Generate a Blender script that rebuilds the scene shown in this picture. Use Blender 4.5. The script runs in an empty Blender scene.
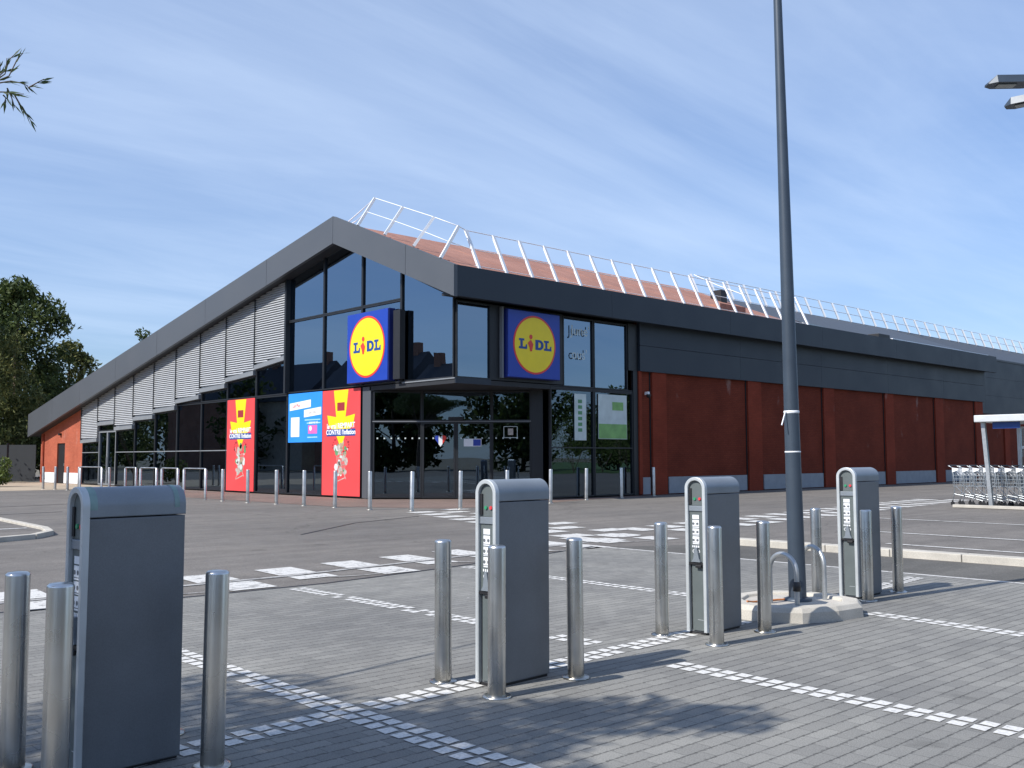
import bpy, math, random
from mathutils import Vector, Matrix
random.seed(7)
D = bpy.data
SC = bpy.context.scene
COL = SC.collection
R = math.radians
PI = math.pi

# ---------------------------------------------------------------- camera
H = 1.4
AZ = R(47.2); PITCH = R(4.32); ROLL = R(.15)
fw = Vector((math.cos(AZ), math.sin(AZ), 0)); rt = Vector((math.sin(AZ), -math.cos(AZ), 0)); up = Vector((0, 0, 1))
f3 = fw*math.cos(PITCH) + up*math.sin(PITCH); u3 = -fw*math.sin(PITCH) + up*math.cos(PITCH)
r3 = rt*math.cos(ROLL) - u3*math.sin(ROLL); uu = rt*math.sin(ROLL) + u3*math.cos(ROLL)
cam = D.cameras.new('camera'); camo = D.objects.new('camera', cam); COL.objects.link(camo)
M3 = Matrix((r3, uu, -f3)).transposed()
camo.matrix_world = Matrix.Translation((0, 0, H)) @ M3.to_4x4()
cam.sensor_width = 36; cam.lens = 976/1024*36; cam.clip_end = 3000; cam.clip_start = .05
SC.camera = camo

# ---------------------------------------------------------------- materials
def newmat(name):
    m = D.materials.new(name); m.use_nodes = True
    nt = m.node_tree; b = nt.nodes['Principled BSDF']
    return m, nt, b
def N(nt, t, **kw):
    n = nt.nodes.new(t)
    for k, v in kw.items():
        if k.startswith('_'): setattr(n, k[1:], v)
        else:
            k2 = k.replace('_', ' ')
            n.inputs[k2].default_value = v
    return n
def coords(nt, scale=(1,1,1)):
    tc = N(nt, 'ShaderNodeTexCoord'); mp = N(nt, 'ShaderNodeMapping')
    mp.inputs['Scale'].default_value = scale
    nt.links.new(tc.outputs['Object'], mp.inputs['Vector'])
    return mp.outputs['Vector']
def ramp(nt, src, stops):
    r = N(nt, 'ShaderNodeValToRGB'); e = r.color_ramp.elements
    while len(e) < len(stops): e.new(.5)
    for q, (p, c) in zip(e, stops):
        q.position = p; q.color = c if len(c) == 4 else (*c, 1)
    nt.links.new(src, r.inputs['Fac']); return r.outputs['Color']
def mix(nt, a, b, fac, mode='MIX'):
    m = N(nt, 'ShaderNodeMix', _data_type='RGBA', _blend_type=mode)
    for sock, v in ((m.inputs[6], a), (m.inputs[7], b), (m.inputs[0], fac)):
        if hasattr(v, 'links'): nt.links.new(v, sock)
        elif isinstance(v, (int, float)): sock.default_value = v
        else: sock.default_value = (*v, 1) if len(v) == 3 else v
    return m.outputs[2]
def bump(nt, b, h, strength=.3, dist=.01):
    bp = N(nt, 'ShaderNodeBump', Strength=strength, Distance=dist)
    nt.links.new(h, bp.inputs['Height']); nt.links.new(bp.outputs['Normal'], b.inputs['Normal'])
def noise(nt, v, scale, detail=4, rough=.55):
    n = N(nt, 'ShaderNodeTexNoise', Scale=scale, Detail=detail, Roughness=rough)
    nt.links.new(v, n.inputs['Vector']); return n.outputs['Fac']

def plain(name, col, rough=.5, metal=0., var=.12, vscale=3., spec=.5, fine=0, bumps=0):
    """paint or plastic with soft blotches of dirt"""
    m, nt, b = newmat(name); v = coords(nt)
    n = noise(nt, v, vscale, 5)
    c = ramp(nt, n, [(.3, tuple(x*(1-var) for x in col)), (.7, tuple(min(1, x*(1+var)) for x in col))])
    if fine:
        f = noise(nt, v, 220, 2)
        f2 = ramp(nt, f, [(.35, (1-fine,)*3), (.65, (1+fine*.4,)*3)])
        c = mix(nt, c, f2, 1., 'MULTIPLY')
        if bumps: bump(nt, b, f, bumps, .003)
    nt.links.new(c, b.inputs['Base Color'])
    rr = N(nt, 'ShaderNodeMapRange'); rr.inputs[3].default_value = max(.02, rough-.08); rr.inputs[4].default_value = min(1, rough+.12)
    nt.links.new(n, rr.inputs[0]); nt.links.new(rr.outputs[0], b.inputs['Roughness'])
    b.inputs['Metallic'].default_value = metal; b.inputs['Specular IOR Level'].default_value = spec
    return m

def asphalt_mat(name, base, warm=1.):
    m, nt, b = newmat(name); v = coords(nt)
    big = noise(nt, v, .22, 6, .6); mid = noise(nt, v, 2.2, 5, .65)
    vo = N(nt, 'ShaderNodeTexVoronoi', Scale=85.); nt.links.new(v, vo.inputs['Vector'])
    c = ramp(nt, big, [(.3, (base*.84*warm, base*.83, base*.77)), (.7, (base*1.14*warm, base*1.11, base*1.00))])
    c = mix(nt, c, ramp(nt, mid, [(.3, (.86,)*3), (.72, (1.1,)*3)]), 1., 'MULTIPLY')
    c = mix(nt, c, ramp(nt, vo.outputs['Color'], [(.1, (.72,)*3), (.6, (1.,)*3), (1., (1.5,)*3)]), .8, 'MULTIPLY')
    # oil spots and tyre streaks
    st = N(nt, 'ShaderNodeMapping'); st.inputs['Scale'].default_value = (.12, 1.6, 1); nt.links.new(v, st.inputs['Vector'])
    s = noise(nt, st.outputs['Vector'], 1.1, 4)
    c = mix(nt, c, ramp(nt, s, [(.42, (.86,)*3), (.56, (1.04,)*3)]), .8, 'MULTIPLY')
    sp = noise(nt, v, 1.7, 2)
    c = mix(nt, c, ramp(nt, sp, [(.25, (.6,)*3), (.31, (1.,)*3)]), .7, 'MULTIPLY')
    # cracks
    vc = N(nt, 'ShaderNodeTexVoronoi', Scale=.16, _feature='DISTANCE_TO_EDGE')
    wv = N(nt, 'ShaderNodeMapping'); nt.links.new(v, wv.inputs['Vector'])
    wn = N(nt, 'ShaderNodeTexNoise', Scale=.9, Detail=5.); nt.links.new(v, wn.inputs['Vector'])
    ad = N(nt, 'ShaderNodeVectorMath', _operation='ADD'); nt.links.new(v, ad.inputs[0]); nt.links.new(wn.outputs['Color'], ad.inputs[1])
    nt.links.new(ad.outputs[0], vc.inputs['Vector'])
    c = mix(nt, c, ramp(nt, vc.outputs['Distance'], [(0, (.5,)*3), (.004, (1,)*3)]), .6, 'MULTIPLY')
    nt.links.new(c, b.inputs['Base Color']); b.inputs['Roughness'].default_value = .88; b.inputs['Specular IOR Level'].default_value = .3
    bump(nt, b, vo.outputs['Distance'], .5, .004)
    return m

def paver_mat(name, c1, c2, mortar, bw=.2, rh=.1, rot=0, msize=.006, rows=0):
    m, nt, b = newmat(name); v = coords(nt)
    mp = N(nt, 'ShaderNodeMapping'); mp.inputs['Rotation'].default_value = (0, 0, rot); nt.links.new(v, mp.inputs['Vector'])
    br = N(nt, 'ShaderNodeTexBrick', Scale=1., Mortar_Size=msize, Mortar_Smooth=.3, Bias=0., Brick_Width=bw, Row_Height=rh)
    br.inputs['Color1'].default_value = (*c1, 1); br.inputs['Color2'].default_value = (*c2, 1); br.inputs['Mortar'].default_value = (*mortar, 1)
    br.inputs['Scale'].default_value = 1
    nt.links.new(mp.outputs['Vector'], br.inputs['Vector'])
    big = noise(nt, v, .5, 6, .62); fine = noise(nt, v, 130, 3, .7)
    c = mix(nt, br.outputs['Color'], ramp(nt, big, [(.3, (.78, .78, .79)), (.7, (1.16, 1.15, 1.12))]), 1., 'MULTIPLY')
    c = mix(nt, c, ramp(nt, fine, [(.25, (.62,)*3), (.5, (1.,)*3), (.78, (1.5,)*3)]), .9, 'MULTIPLY')
    sp = noise(nt, v, 2.6, 3, .5)
    c = mix(nt, c, ramp(nt, sp, [(.27, (.68,)*3), (.34, (1.,)*3)]), .6, 'MULTIPLY')
    if rows:
        sy = N(nt, 'ShaderNodeSeparateXYZ'); nt.links.new(mp.outputs['Vector'], sy.inputs[0])
        fr = N(nt, 'ShaderNodeMath', _operation='MULTIPLY'); fr.inputs[1].default_value = 1/rh; nt.links.new(sy.outputs['Y'], fr.inputs[0])
        f1 = N(nt, 'ShaderNodeMath', _operation='PINGPONG'); f1.inputs[1].default_value = .5; nt.links.new(fr.outputs[0], f1.inputs[0])
        dn = noise(nt, v, 42, 2, .6)
        dd = N(nt, 'ShaderNodeMath', _operation='MULTIPLY_ADD'); dd.inputs[1].default_value = .55; nt.links.new(dn, dd.inputs[0]); nt.links.new(f1.outputs[0], dd.inputs[2])
        c = mix(nt, c, ramp(nt, dd.outputs[0], [(.27, (rows,)*3), (.37, (1.,)*3)]), 1., 'MULTIPLY')
    gum = N(nt, 'ShaderNodeTexVoronoi', Scale=1.3); nt.links.new(v, gum.inputs['Vector'])
    c = mix(nt, c, (.45, .44, .42), ramp(nt, gum.outputs['Distance'], [(0, (1,)*3), (.018, (1,)*3), (.022, (0,)*3)]))
    nt.links.new(c, b.inputs['Base Color']); b.inputs['Roughness'].default_value = .85; b.inputs['Specular IOR Level'].default_value = .3
    hh = N(nt, 'ShaderNodeMath', _operation='MULTIPLY_ADD'); hh.inputs[1].default_value = -1.; nt.links.new(br.outputs['Fac'], hh.inputs[0])
    f2 = N(nt, 'ShaderNodeMath', _operation='MULTIPLY'); f2.inputs[1].default_value = .35; nt.links.new(fine, f2.inputs[0])
    nt.links.new(f2.outputs[0], hh.inputs[2])
    bump(nt, b, hh.outputs[0], .6, .004)
    return m

def paint_mat(name, col, wear=.5, under=(.1, .1, .1), sc=9):
    m, nt, b = newmat(name); v = coords(nt)
    n = noise(nt, v, sc, 8, .72); n2 = noise(nt, v, 60, 3)
    w = ramp(nt, n, [(wear*.62, (1,)*3), (wear*.62+.1, (0,)*3)])
    c = mix(nt, col, tuple(x*.78 for x in col), ramp(nt, n2, [(.35, (1,)*3), (.6, (0,)*3)]))
    c = mix(nt, c, under, w)
    nt.links.new(c, b.inputs['Base Color']); b.inputs['Roughness'].default_value = .75
    return m

def brick_mat(name, c1, c2, mortar, axis='Y', extra=None):
    m, nt, b = newmat(name)
    tc = N(nt, 'ShaderNodeTexCoord'); s = N(nt, 'ShaderNodeSeparateXYZ'); cb = N(nt, 'ShaderNodeCombineXYZ')
    nt.links.new(tc.outputs['Object'], s.inputs[0])
    nt.links.new(s.outputs[axis], cb.inputs['X']); nt.links.new(s.outputs['Z'], cb.inputs['Y'])
    br = N(nt, 'ShaderNodeTexBrick', Scale=1., Mortar_Size=.007, Mortar_Smooth=.2, Brick_Width=.23, Row_Height=.075)
    br.inputs['Color1'].default_value = (*c1, 1); br.inputs['Color2'].default_value = (*c2, 1); br.inputs['Mortar'].default_value = (*mortar, 1)
    nt.links.new(cb.outputs[0], br.inputs['Vector'])
    n = noise(nt, tc.outputs['Object'], .8, 5)
    c = mix(nt, br.outputs['Color'], ramp(nt, n, [(.3, (.82,)*3), (.7, (1.14,)*3)]), 1., 'MULTIPLY')
    # pale efflorescence stains
    mp = N(nt, 'ShaderNodeMapping'); mp.inputs['Scale'].default_value = (1.1, 1.1, .55); nt.links.new(tc.outputs['Object'], mp.inputs['Vector'])
    e = noise(nt, mp.outputs['Vector'], .9, 7, .62)
    c = mix(nt, c, (.5, .42, .38), ramp(nt, e, [(.66, (0,)*3), (.76, (.32,)*3)]))
    nt.links.new(c, b.inputs['Base Color']); b.inputs['Roughness'].default_value = .9; b.inputs['Specular IOR Level'].default_value = .15
    inv = N(nt, 'ShaderNodeMath', _operation='SUBTRACT'); inv.inputs[0].default_value = 1; nt.links.new(br.outputs['Fac'], inv.inputs[1])
    bump(nt, b, inv.outputs[0], .5, .008)
    return m

def glass_mat(name, tint, refl=.12, power=1.):
    m, nt, b = newmat(name); nt.nodes.remove(b)
    out = nt.nodes['Material Output']
    tr = N(nt, 'ShaderNodeBsdfTransparent'); tr.inputs[0].default_value = (*tint, 1)
    gl = N(nt, 'ShaderNodeBsdfGlossy', Roughness=.0); gl.inputs['Color'].default_value = (.62, .80, 1., 1)
    v = coords(nt)
    bp = N(nt, 'ShaderNodeBump', Strength=.04, Distance=.05); nt.links.new(noise(nt, v, .55, 2), bp.inputs['Height'])
    nt.links.new(bp.outputs['Normal'], gl.inputs['Normal'])
    fr = N(nt, 'ShaderNodeFresnel', IOR=1.55); 
    mr = N(nt, 'ShaderNodeMapRange'); mr.inputs[1].default_value = .04; mr.inputs[2].default_value = 1; mr.inputs[3].default_value = refl; mr.inputs[4].default_value = 1
    nt.links.new(fr.outputs[0], mr.inputs[0])
    mx = N(nt, 'ShaderNodeMixShader'); nt.links.new(mr.outputs[0], mx.inputs[0]); nt.links.new(tr.outputs[0], mx.inputs[1]); nt.links.new(gl.outputs[0], mx.inputs[2])
    nt.links.new(mx.outputs[0], out.inputs['Surface'])
    return m

def leaf_mat(name, dark, light, yellow=None):
    m, nt, b = newmat(name)
    g = N(nt, 'ShaderNodeNewGeometry'); v = coords(nt)
    st = [(0, dark), (.6, tuple((a+c)/2 for a, c in zip(dark, light))), (.9, light)]
    c = ramp(nt, g.outputs['Random Per Island'], st)
    c = mix(nt, c, ramp(nt, noise(nt, v, .45, 3), [(.35, (.75, .8, .8)), (.65, (1.2, 1.15, 1.))]), 1., 'MULTIPLY')
    nt.links.new(c, b.inputs['Base Color']); b.inputs['Roughness'].default_value = .6; b.inputs['Specular IOR Level'].default_value = .25
    out = nt.nodes['Material Output']
    tl = N(nt, 'ShaderNodeBsdfTranslucent'); nt.links.new(c, tl.inputs[0])
    mx = N(nt, 'ShaderNodeMixShader'); mx.inputs[0].default_value = .3
    nt.links.new(b.outputs[0], mx.inputs[1]); nt.links.new(tl.outputs[0], mx.inputs[2]); nt.links.new(mx.outputs[0], out.inputs['Surface'])
    return m

def steel_mat(name, col=(.70, .69, .66), rough=.24):
    m, nt, b = newmat(name); v = coords(nt, (60, 60, 1.2))
    n = noise(nt, v, 1, 1); v2 = coords(nt); n2 = noise(nt, v2, 4, 2)
    c = ramp(nt, n2, [(.3, tuple(x*.8 for x in col)), (.7, col)])
    c = mix(nt, c, ramp(nt, n, [(.3, (.94,)*3), (.7, (1.03,)*3)]), 1., 'MULTIPLY')
    # dirt near the foot (a splash band that stays put)
    tc = N(nt, 'ShaderNodeTexCoord'); s = N(nt, 'ShaderNodeSeparateXYZ'); nt.links.new(tc.outputs['Object'], s.inputs[0])
    ad = N(nt, 'ShaderNodeMath', _operation='MULTIPLY_ADD'); ad.inputs[1].default_value = .25; nt.links.new(n2, ad.inputs[0]); nt.links.new(s.outputs['Z'], ad.inputs[2])
    k = ramp(nt, ad.outputs[0], [(.1, (.55,)*3), (.24, (0,)*3)])
    c = mix(nt, c, (.22, .2, .16), k)
    nt.links.new(c, b.inputs['Base Color']); b.inputs['Metallic'].default_value = 1
    rr = N(nt, 'ShaderNodeMapRange'); rr.inputs[3].default_value = rough-.06; rr.inputs[4].default_value = rough+.14
    nt.links.new(n2, rr.inputs[0]); nt.links.new(rr.outputs[0], b.inputs['Roughness'])
    b.inputs['Anisotropic'].default_value = 0
    return m

MT = dict(
 asphalt=asphalt_mat('asphalt', .158, 1.06),
 asphalt_dark=asphalt_mat('asphalt_dark', .12, 1.02),
 pavers=paver_mat('grey_pavers', (.188, .186, .176), (.238, .235, .220), (.140, .139, .132), msize=.003, rows=.55),
 apron=paver_mat('reddish_pavers', (.19, .135, .115), (.22, .16, .135), (.1, .08, .07)),
 sand=plain('sand_path', (.42, .34, .25), .9, var=.15, vscale=.8, fine=.2),
 earth=plain('dry_earth', (.16, .14, .10), .95, var=.3, vscale=.3),
 grass=plain('grass', (.07, .13, .035), .9, var=.35, vscale=.6, fine=.3),
 concrete=plain('concrete', (.46, .43, .38), .85, var=.16, vscale=4, fine=.25, bumps=.3),
 kerb=plain('kerb_stone', (.50, .47, .41), .85, var=.14, vscale=3, fine=.25, bumps=.3),
 paint=paint_mat('white_road_paint', (.62, .61, .58), .60, (.16, .155, .15)),
 paint_old=paint_mat('faded_road_paint', (.42, .41, .39), .62, (.15, .145, .14)),
 sett=paint_mat('white_setts', (.64, .63, .60), .52, (.3, .3, .3), 14),
 clad=plain('anthracite_cladding', (.014, .023, .036), .5, .0, .07, .7, .5),
 clad_gable=plain('grey_fascia_panels', (.076, .083, .094), .42, .0, .06, .5, .5),
 dark=plain('black_frame', (.012, .014, .017), .45, var=.1),
 soffit=plain('dark_soffit', (.02, .022, .026), .6, var=.1),
 louvre=plain('white_louvre', (.40, .415, .43), .5, var=.05),
 sill=plain('grey_sill', (.19, .205, .22), .5, var=.05),
 brick_lit=brick_mat('red_cladding_sunlit', (.42, .115, .065), (.37, .095, .055), (.30, .10, .065), 'Y'),  # brighter copy of the wall red, sunlight put into the colour
 brick=brick_mat('red_cladding_shaded', (.185, .038, .020), (.160, .033, .018), (.12, .03, .018), 'X'),  # same red with the shade of this side put into the colour
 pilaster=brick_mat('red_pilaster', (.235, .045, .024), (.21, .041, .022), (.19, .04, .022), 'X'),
 plinth=plain('grey_plinth', (.30, .32, .34), .8, var=.1, fine=.1),
 plinth_white=plain('white_plinth', (.72, .72, .72), .7, var=.08),
 glass=glass_mat('dark_glass', (.22, .26, .28), .15),
 glass_upper=glass_mat('blue_glass', (.10, .13, .16), .28),
 inner=plain('interior_wall', (.10, .10, .11), .8, var=.2),
 innerfloor=plain('interior_floor', (.12, .12, .12), .4, var=.1),
 roof=paver_mat('terracotta_roof', (.33, .165, .125), (.36, .185, .14), (.26, .13, .10), .33, .3),
 roofdark=plain('dark_roof', (.055, .063, .075), .5, var=.08),
 white=plain('white_metal', (.80, .81, .82), .4, var=.06),
 galv=plain('galvanised_steel', (.42, .44, .45), .42, .75, .12, 6),
 rail=plain('rail_aluminium', (.80, .81, .83), .45, .1, .05),
 steel=steel_mat('brushed_steel'),
 steel2=steel_mat('satin_steel', (.74, .73, .70), .36),
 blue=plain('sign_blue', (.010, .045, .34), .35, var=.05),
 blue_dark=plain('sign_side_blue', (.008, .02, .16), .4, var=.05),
 yellow=plain('sign_yellow', (.88, .66, .01), .35, var=.03),
 red=plain('sign_red', (.72, .045, .03), .35, var=.04),
 letter=plain('letter_blue', (.012, .06, .26), .4, var=.04),
 banner_red=plain('banner_red', (.72, .060, .062), .5, var=.05, vscale=.8),
 banner_blue=plain('banner_blue', (.02, .25, .80), .5, var=.05, vscale=.8),
 pink=plain('banner_pink', (.62, .13, .40), .5, var=.05),
 maroon=plain('banner_maroon', (.30, .02, .03), .5, var=.1),
 lightblue=plain('poster_pale_blue', (.35, .62, .82), .5, var=.1),
 palegreen=plain('poster_green', (.20, .40, .12), .5, var=.2),
 paper=plain('poster_paper', (.55, .62, .60), .6, var=.1),
 greenp=plain('print_green', (.10, .26, .12), .6, var=.2),
 greyp=plain('print_grey', (.42, .38, .34), .6, var=.3, vscale=8),
 charger=plain('charger_grey_paint', (.150, .162, .174), .42, .1, .14, 2.6, fine=.10),
 charger_cap=plain('charger_cap_paint', (.22, .25, .28), .36, .2, .1, 3, fine=.05),
 charger_front=plain('charger_front_panel', (.115, .135, .135), .45, .1, .1, 4),
 trim=plain('charger_trim', (.52, .55, .56), .38, .3, .08, 5),
 tape=plain('pale_green_tape', (.20, .30, .29), .55, var=.2, vscale=12),
 black=plain('black_plastic', (.012, .012, .014), .5, var=.1),
 label=plain('label_white', (.78, .80, .82), .5, var=.04),
 ledred=plain('red_button', (.62, .05, .06), .35, var=.05),
 ledgreen=plain('green_button', (.03, .26, .12), .35, var=.05),
 post=plain('lamp_post_paint', (.046, .064, .088), .42, .15, .09, 3),
 lens=plain('lamp_lens', (.22, .24, .23), .25, var=.05),
 cable=plain('orange_cable', (.45, .16, .05), .6, var=.2),
 roofedge=plain('shelter_roof_edge', (.52, .54, .55), .5, var=.08),
 trolley=plain('chrome_wire', (.40, .43, .45), .35, .85, .06, 8),
 flap=plain('child_seat_flap', (.80, .82, .84), .45, var=.05),
 handle=plain('trolley_handle', (.05, .055, .065), .5, var=.1),
 shelterglass=glass_mat('shelter_glass', (.8, .86, .86), .04),
 fence=plain('grey_fence', (.022, .026, .03), .7, var=.12, vscale=2),
 bark=plain('bark', (.13, .10, .075), .9, var=.3, vscale=6, fine=.3),
 leaf_willow=leaf_mat('willow_leaves', (.055, .075, .020), (.19, .20, .075)),
 leaf_dark=leaf_mat('dark_leaves', (.030, .052, .018), (.105, .140, .045)),
 leaf_hedge=leaf_mat('hedge_leaves', (.05, .085, .02), (.16, .20, .06)),
 leaf_near=leaf_mat('near_leaves', (.05, .075, .03), (.10, .14, .06)),
 house=plain('house_render', (.50, .44, .36), .85, var=.12),
 housebrick=brick_mat('house_brick', (.32, .15, .10), (.27, .12, .08), (.3, .26, .22), 'X'),
 housetile=plain('slate_roof', (.05, .052, .06), .7, var=.2, vscale=4),
 fruit1=plain('produce_red', (.5, .09, .04), .5), fruit2=plain('produce_orange', (.55, .23, .05), .5),
 fruit3=plain('produce_green', (.12, .3, .07), .5), carton=plain('carton', (.36, .27, .18), .8),
 flagblue=plain('flag_blue', (.02, .05, .35), .5, var=.02),
)

# ---------------------------------------------------------------- mesh builder
class MB:
    def __init__(s, M=None): s.v = []; s.f = []; s.sm = []; s.M = M
    def add(s, vs, fs, smooth=False, M=None):
        o = len(s.v)
        for p in vs:
            p = Vector(p)
            if M is not None: p = M @ p
            if s.M is not None: p = s.M @ p
            s.v.append(p)
        for f in fs: s.f.append([i+o for i in f]); s.sm.append(smooth)
        return s
    def box(s, a, b, M=None):
        x0, y0, z0 = a; x1, y1, z1 = b
        vs = [(x0,y0,z0),(x1,y0,z0),(x1,y1,z0),(x0,y1,z0),(x0,y0,z1),(x1,y0,z1),(x1,y1,z1),(x0,y1,z1)]
        return s.add(vs, [(0,3,2,1),(4,5,6,7),(0,1,5,4),(1,2,6,5),(2,3,7,6),(3,0,4,7)], M=M)
    def tube(s, pts, rad, n=12, cap=True, M=None):
        pts = [Vector(p) for p in pts]
        rads = rad if isinstance(rad, (list, tuple)) else [rad]*len(pts)
        vs = []; fs = []
        prev = None
        for i, p in enumerate(pts):
            t = (pts[min(i+1, len(pts)-1)] - pts[max(i-1, 0)])
            if t.length < 1e-9: t = Vector((0,0,1))
            t.normalize()
            if prev is None:
                a = Vector((1,0,0)) if abs(t.x) < .9 else Vector((0,1,0))
                u = t.cross(a).normalized()
            else:
                u = (prev - t*prev.dot(t)); u = u.normalized() if u.length > 1e-6 else t.orthogonal().normalized()
            prev = u; w = t.cross(u)
            for k in range(n):
                an = 2*PI*k/n; vs.append(p + (u*math.cos(an) + w*math.sin(an))*rads[i])
        for i in range(len(pts)-1):
            for k in range(n):
                k2 = (k+1) % n; fs.append((i*n+k, i*n+k2, (i+1)*n+k2, (i+1)*n+k))
        s.add(vs, fs, True, M)
        if cap:
            L = (len(pts)-1)*n
            s.add(vs[:n], [tuple(range(n))[::-1]], False, M); s.add(vs[L:], [tuple(range(n))], False, M)
        return s
    def bar(s, a, b, w, h=None, M=None):
        """rectangular bar from a to b; w sideways, h upward"""
        a = Vector(a); b = Vector(b); h = h or w; t = (b-a).normalized()
        z = Vector((0,0,1)) if abs(t.z) < .95 else Vector((1,0,0))
        u = t.cross(z).normalized()*w/2; k = u.cross(t).normalized()*h/2
        vs = [a-u-k, a+u-k, a+u+k, a-u+k, b-u-k, b+u-k, b+u+k, b-u+k]
        return s.add(vs, [(0,1,2,3),(7,6,5,4),(0,4,5,1),(1,5,6,2),(2,6,7,3),(3,7,4,0)], M=M)
    def prism(s, poly, z0, z1, M=None, smooth=False):
        n = len(poly)
        vs = [(x, y, z0) for x, y in poly] + [(x, y, z1) for x, y in poly]
        fs = [tuple(range(n))[::-1], tuple(range(n, 2*n))]
        s.add(vs, fs, False, M)
        s.add(vs, [(i, (i+1) % n, n+(i+1) % n, n+i) for i in range(n)], smooth, M)
        return s
    def lathe(s, prof, n=20, M=None):
        vs = []; fs = []
        for r, z in prof:
            for k in range(n): vs.append((r*math.cos(2*PI*k/n), r*math.sin(2*PI*k/n), z))
        for i in range(len(prof)-1):
            for k in range(n):
                k2 = (k+1) % n; fs.append((i*n+k, i*n+k2, (i+1)*n+k2, (i+1)*n+k))
        s.add(vs, fs, True, M)
        L = (len(prof)-1)*n
        s.add(vs[L:], [tuple(range(n))], True, M)
        return s
    def build(s, name, mat, parent=None, bevel=0, loc=None):
        me = D.meshes.new(name); me.from_pydata([tuple(v) for v in s.v], [], s.f)
        me.polygons.foreach_set('use_smooth', s.sm); me.materials.append(MT[mat] if isinstance(mat, str) else mat); me.update()
        o = D.objects.new(name, me); COL.objects.link(o)
        if parent is not None: o.parent = parent
        if loc is not None: o.location = loc
        if bevel:
            m = o.modifiers.new('bevel', 'BEVEL'); m.width = bevel; m.segments = 2; m.limit_method = 'ANGLE'; m.angle_limit = R(40)
        return o

def tag(o, label=None, cat=None, group=None, kind=None):
    if label: o['label'] = label
    if cat: o['category'] = cat
    if group: o['group'] = group
    if kind: o['kind'] = kind
    return o
def empty(name, loc=(0,0,0), rz=0, label=None, cat=None, group=None):
    o = D.objects.new(name, None); COL.objects.link(o); o.location = loc; o.rotation_euler = (0,0,rz); o.empty_display_size = .2
    return tag(o, label, cat, group)
def copy_tree(o, parent=None):
    c = o.copy(); COL.objects.link(c); c.parent = parent
    for ch in [q for q in D.objects if q.parent == o]: copy_tree(ch, c)
    return c
def structure(mb, name, mat, bevel=0):
    return tag(mb.build(name, mat, None, bevel), kind='structure')
def frame_m(origin, u, v):
    """local (u, v, n) -> world; n points out of the face"""
    u = Vector(u).normalized(); v = Vector(v).normalized(); n = u.cross(v)
    return Matrix.Translation(origin) @ Matrix((u, v, n)).transposed().to_4x4()
def text_mesh(name, s, size, mat, M, parent, ext=.002, bold=0, align='CENTER'):
    cu = D.curves.new(name, 'FONT'); cu.body = s; cu.size = size; cu.extrude = ext; cu.align_x = align; cu.align_y = 'CENTER'; cu.offset = bold; cu.resolution_u = 3
    t = D.objects.new(name, cu); COL.objects.link(t)
    dg = bpy.context.evaluated_depsgraph_get()
    me = D.meshes.new_from_object(t.evaluated_get(dg)); D.objects.remove(t)
    me.transform(M); me.materials.clear(); me.materials.append(MT[mat])
    o = D.objects.new(name, me); COL.objects.link(o); o.parent = parent
    return o
def circle(cx, cy, r, n=40, ry=None):
    ry = ry or r
    return [(cx+r*math.cos(2*PI*i/n), cy+ry*math.sin(2*PI*i/n)) for i in range(n)]

# ---------------------------------------------------------------- ground
def sheet(poly, z, name, mat):
    mb = MB(); mb.add([(x, y, z) for x, y in poly], [tuple(range(len(poly)))]); return structure(mb, name, mat)
sheet([(-1500,-1500),(1500,-1500),(1500,1500),(-1500,1500)], -.012, 'ground', 'earth')
sheet([(-60,-22),(110,-22),(110,60),(6,100),(-60,75)], -.008, 'asphalt_road', 'asphalt')
sheet([(24,-140),(200,-140),(200,-13),(24,-13)], -.004, 'lawn', 'grass')
edge = [(-8,10.6),(2.8,9.78),(4.5,9.55),(6,9.53),(7.3,9.7),(8.4,9.88),(10.2,10.2),(11.5,10.52)]
sheet([(-8,-6),(11.5,-6)] + edge[::-1], 0, 'paved_parking', 'pavers')
# dark joint along the edge of the pavers, the repaired asphalt strip behind the kerb, the apron of the shop
mb = MB()
for a, b in zip(edge, edge[1:]): mb.bar((a[0], a[1]+.03, -.001), (b[0], b[1]+.03, -.001), .06, .008)
structure(mb, 'paving_edge_joint', 'black')
sheet([(11.6,-6),(13.3,-6),(13.3,9.4),(11.6,10.4)], -.004, 'asphalt_strip', 'asphalt_dark')
sheet([(15.6,24.6),(15.6,46),(19.25,46),(19.25,27.9),(23.4,24.06),(28,24.0),(28,22.6),(24.3,22.4),(19.5,21.2),(17.2,21.2)], -.004, 'shop_apron', 'apron')
sheet([(15.4,47),(4,46.6),(2,58),(19.2,66),(19.2,55.6),(19.25,47)], -.002, 'sand_path', 'sand')

# markings
pz = .0
mb = MB()
def sett(mb, cx, cy, ax, ay, w=.086, l=.086):
    """a white stone block centred at cx, cy along unit axis"""
    px, py = -ay, ax
    j = .006
    q = [(cx+sx*ax*l/2+sy*px*w/2+random.uniform(-j,j), cy+sx*ay*l/2+sy*py*w/2+random.uniform(-j,j)) for sx, sy in ((-1,-1),(1,-1),(1,1),(-1,1))]
    mb.add([(x, y, .004) for x, y in q], [(0,1,2,3)])
def sett_line(a, b, double=True, gap=.118, off=.112, skip=True):
    L = math.hypot(b[0]-a[0], b[1]-a[1]); ax, ay = (b[0]-a[0])/L, (b[1]-a[1])/L
    n = int(L/gap)
    for i in range(n):
        for k in ((-.5, .5) if double else (0,)):
            if random.random() < .02: continue
            if skip and abs(b[0]-a[0]) > 3 and abs(a[0]+ax*i*gap-3.08) < .15: continue
            sett(mb, a[0]+ax*i*gap-ay*k*off, a[1]+ay*i*gap+ax*k*off, ax, ay)
def row_y(x): return 4.50+.055*(x-1.8)+.09
sett_line((3.1,9.4),(3.06,.5))
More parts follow.
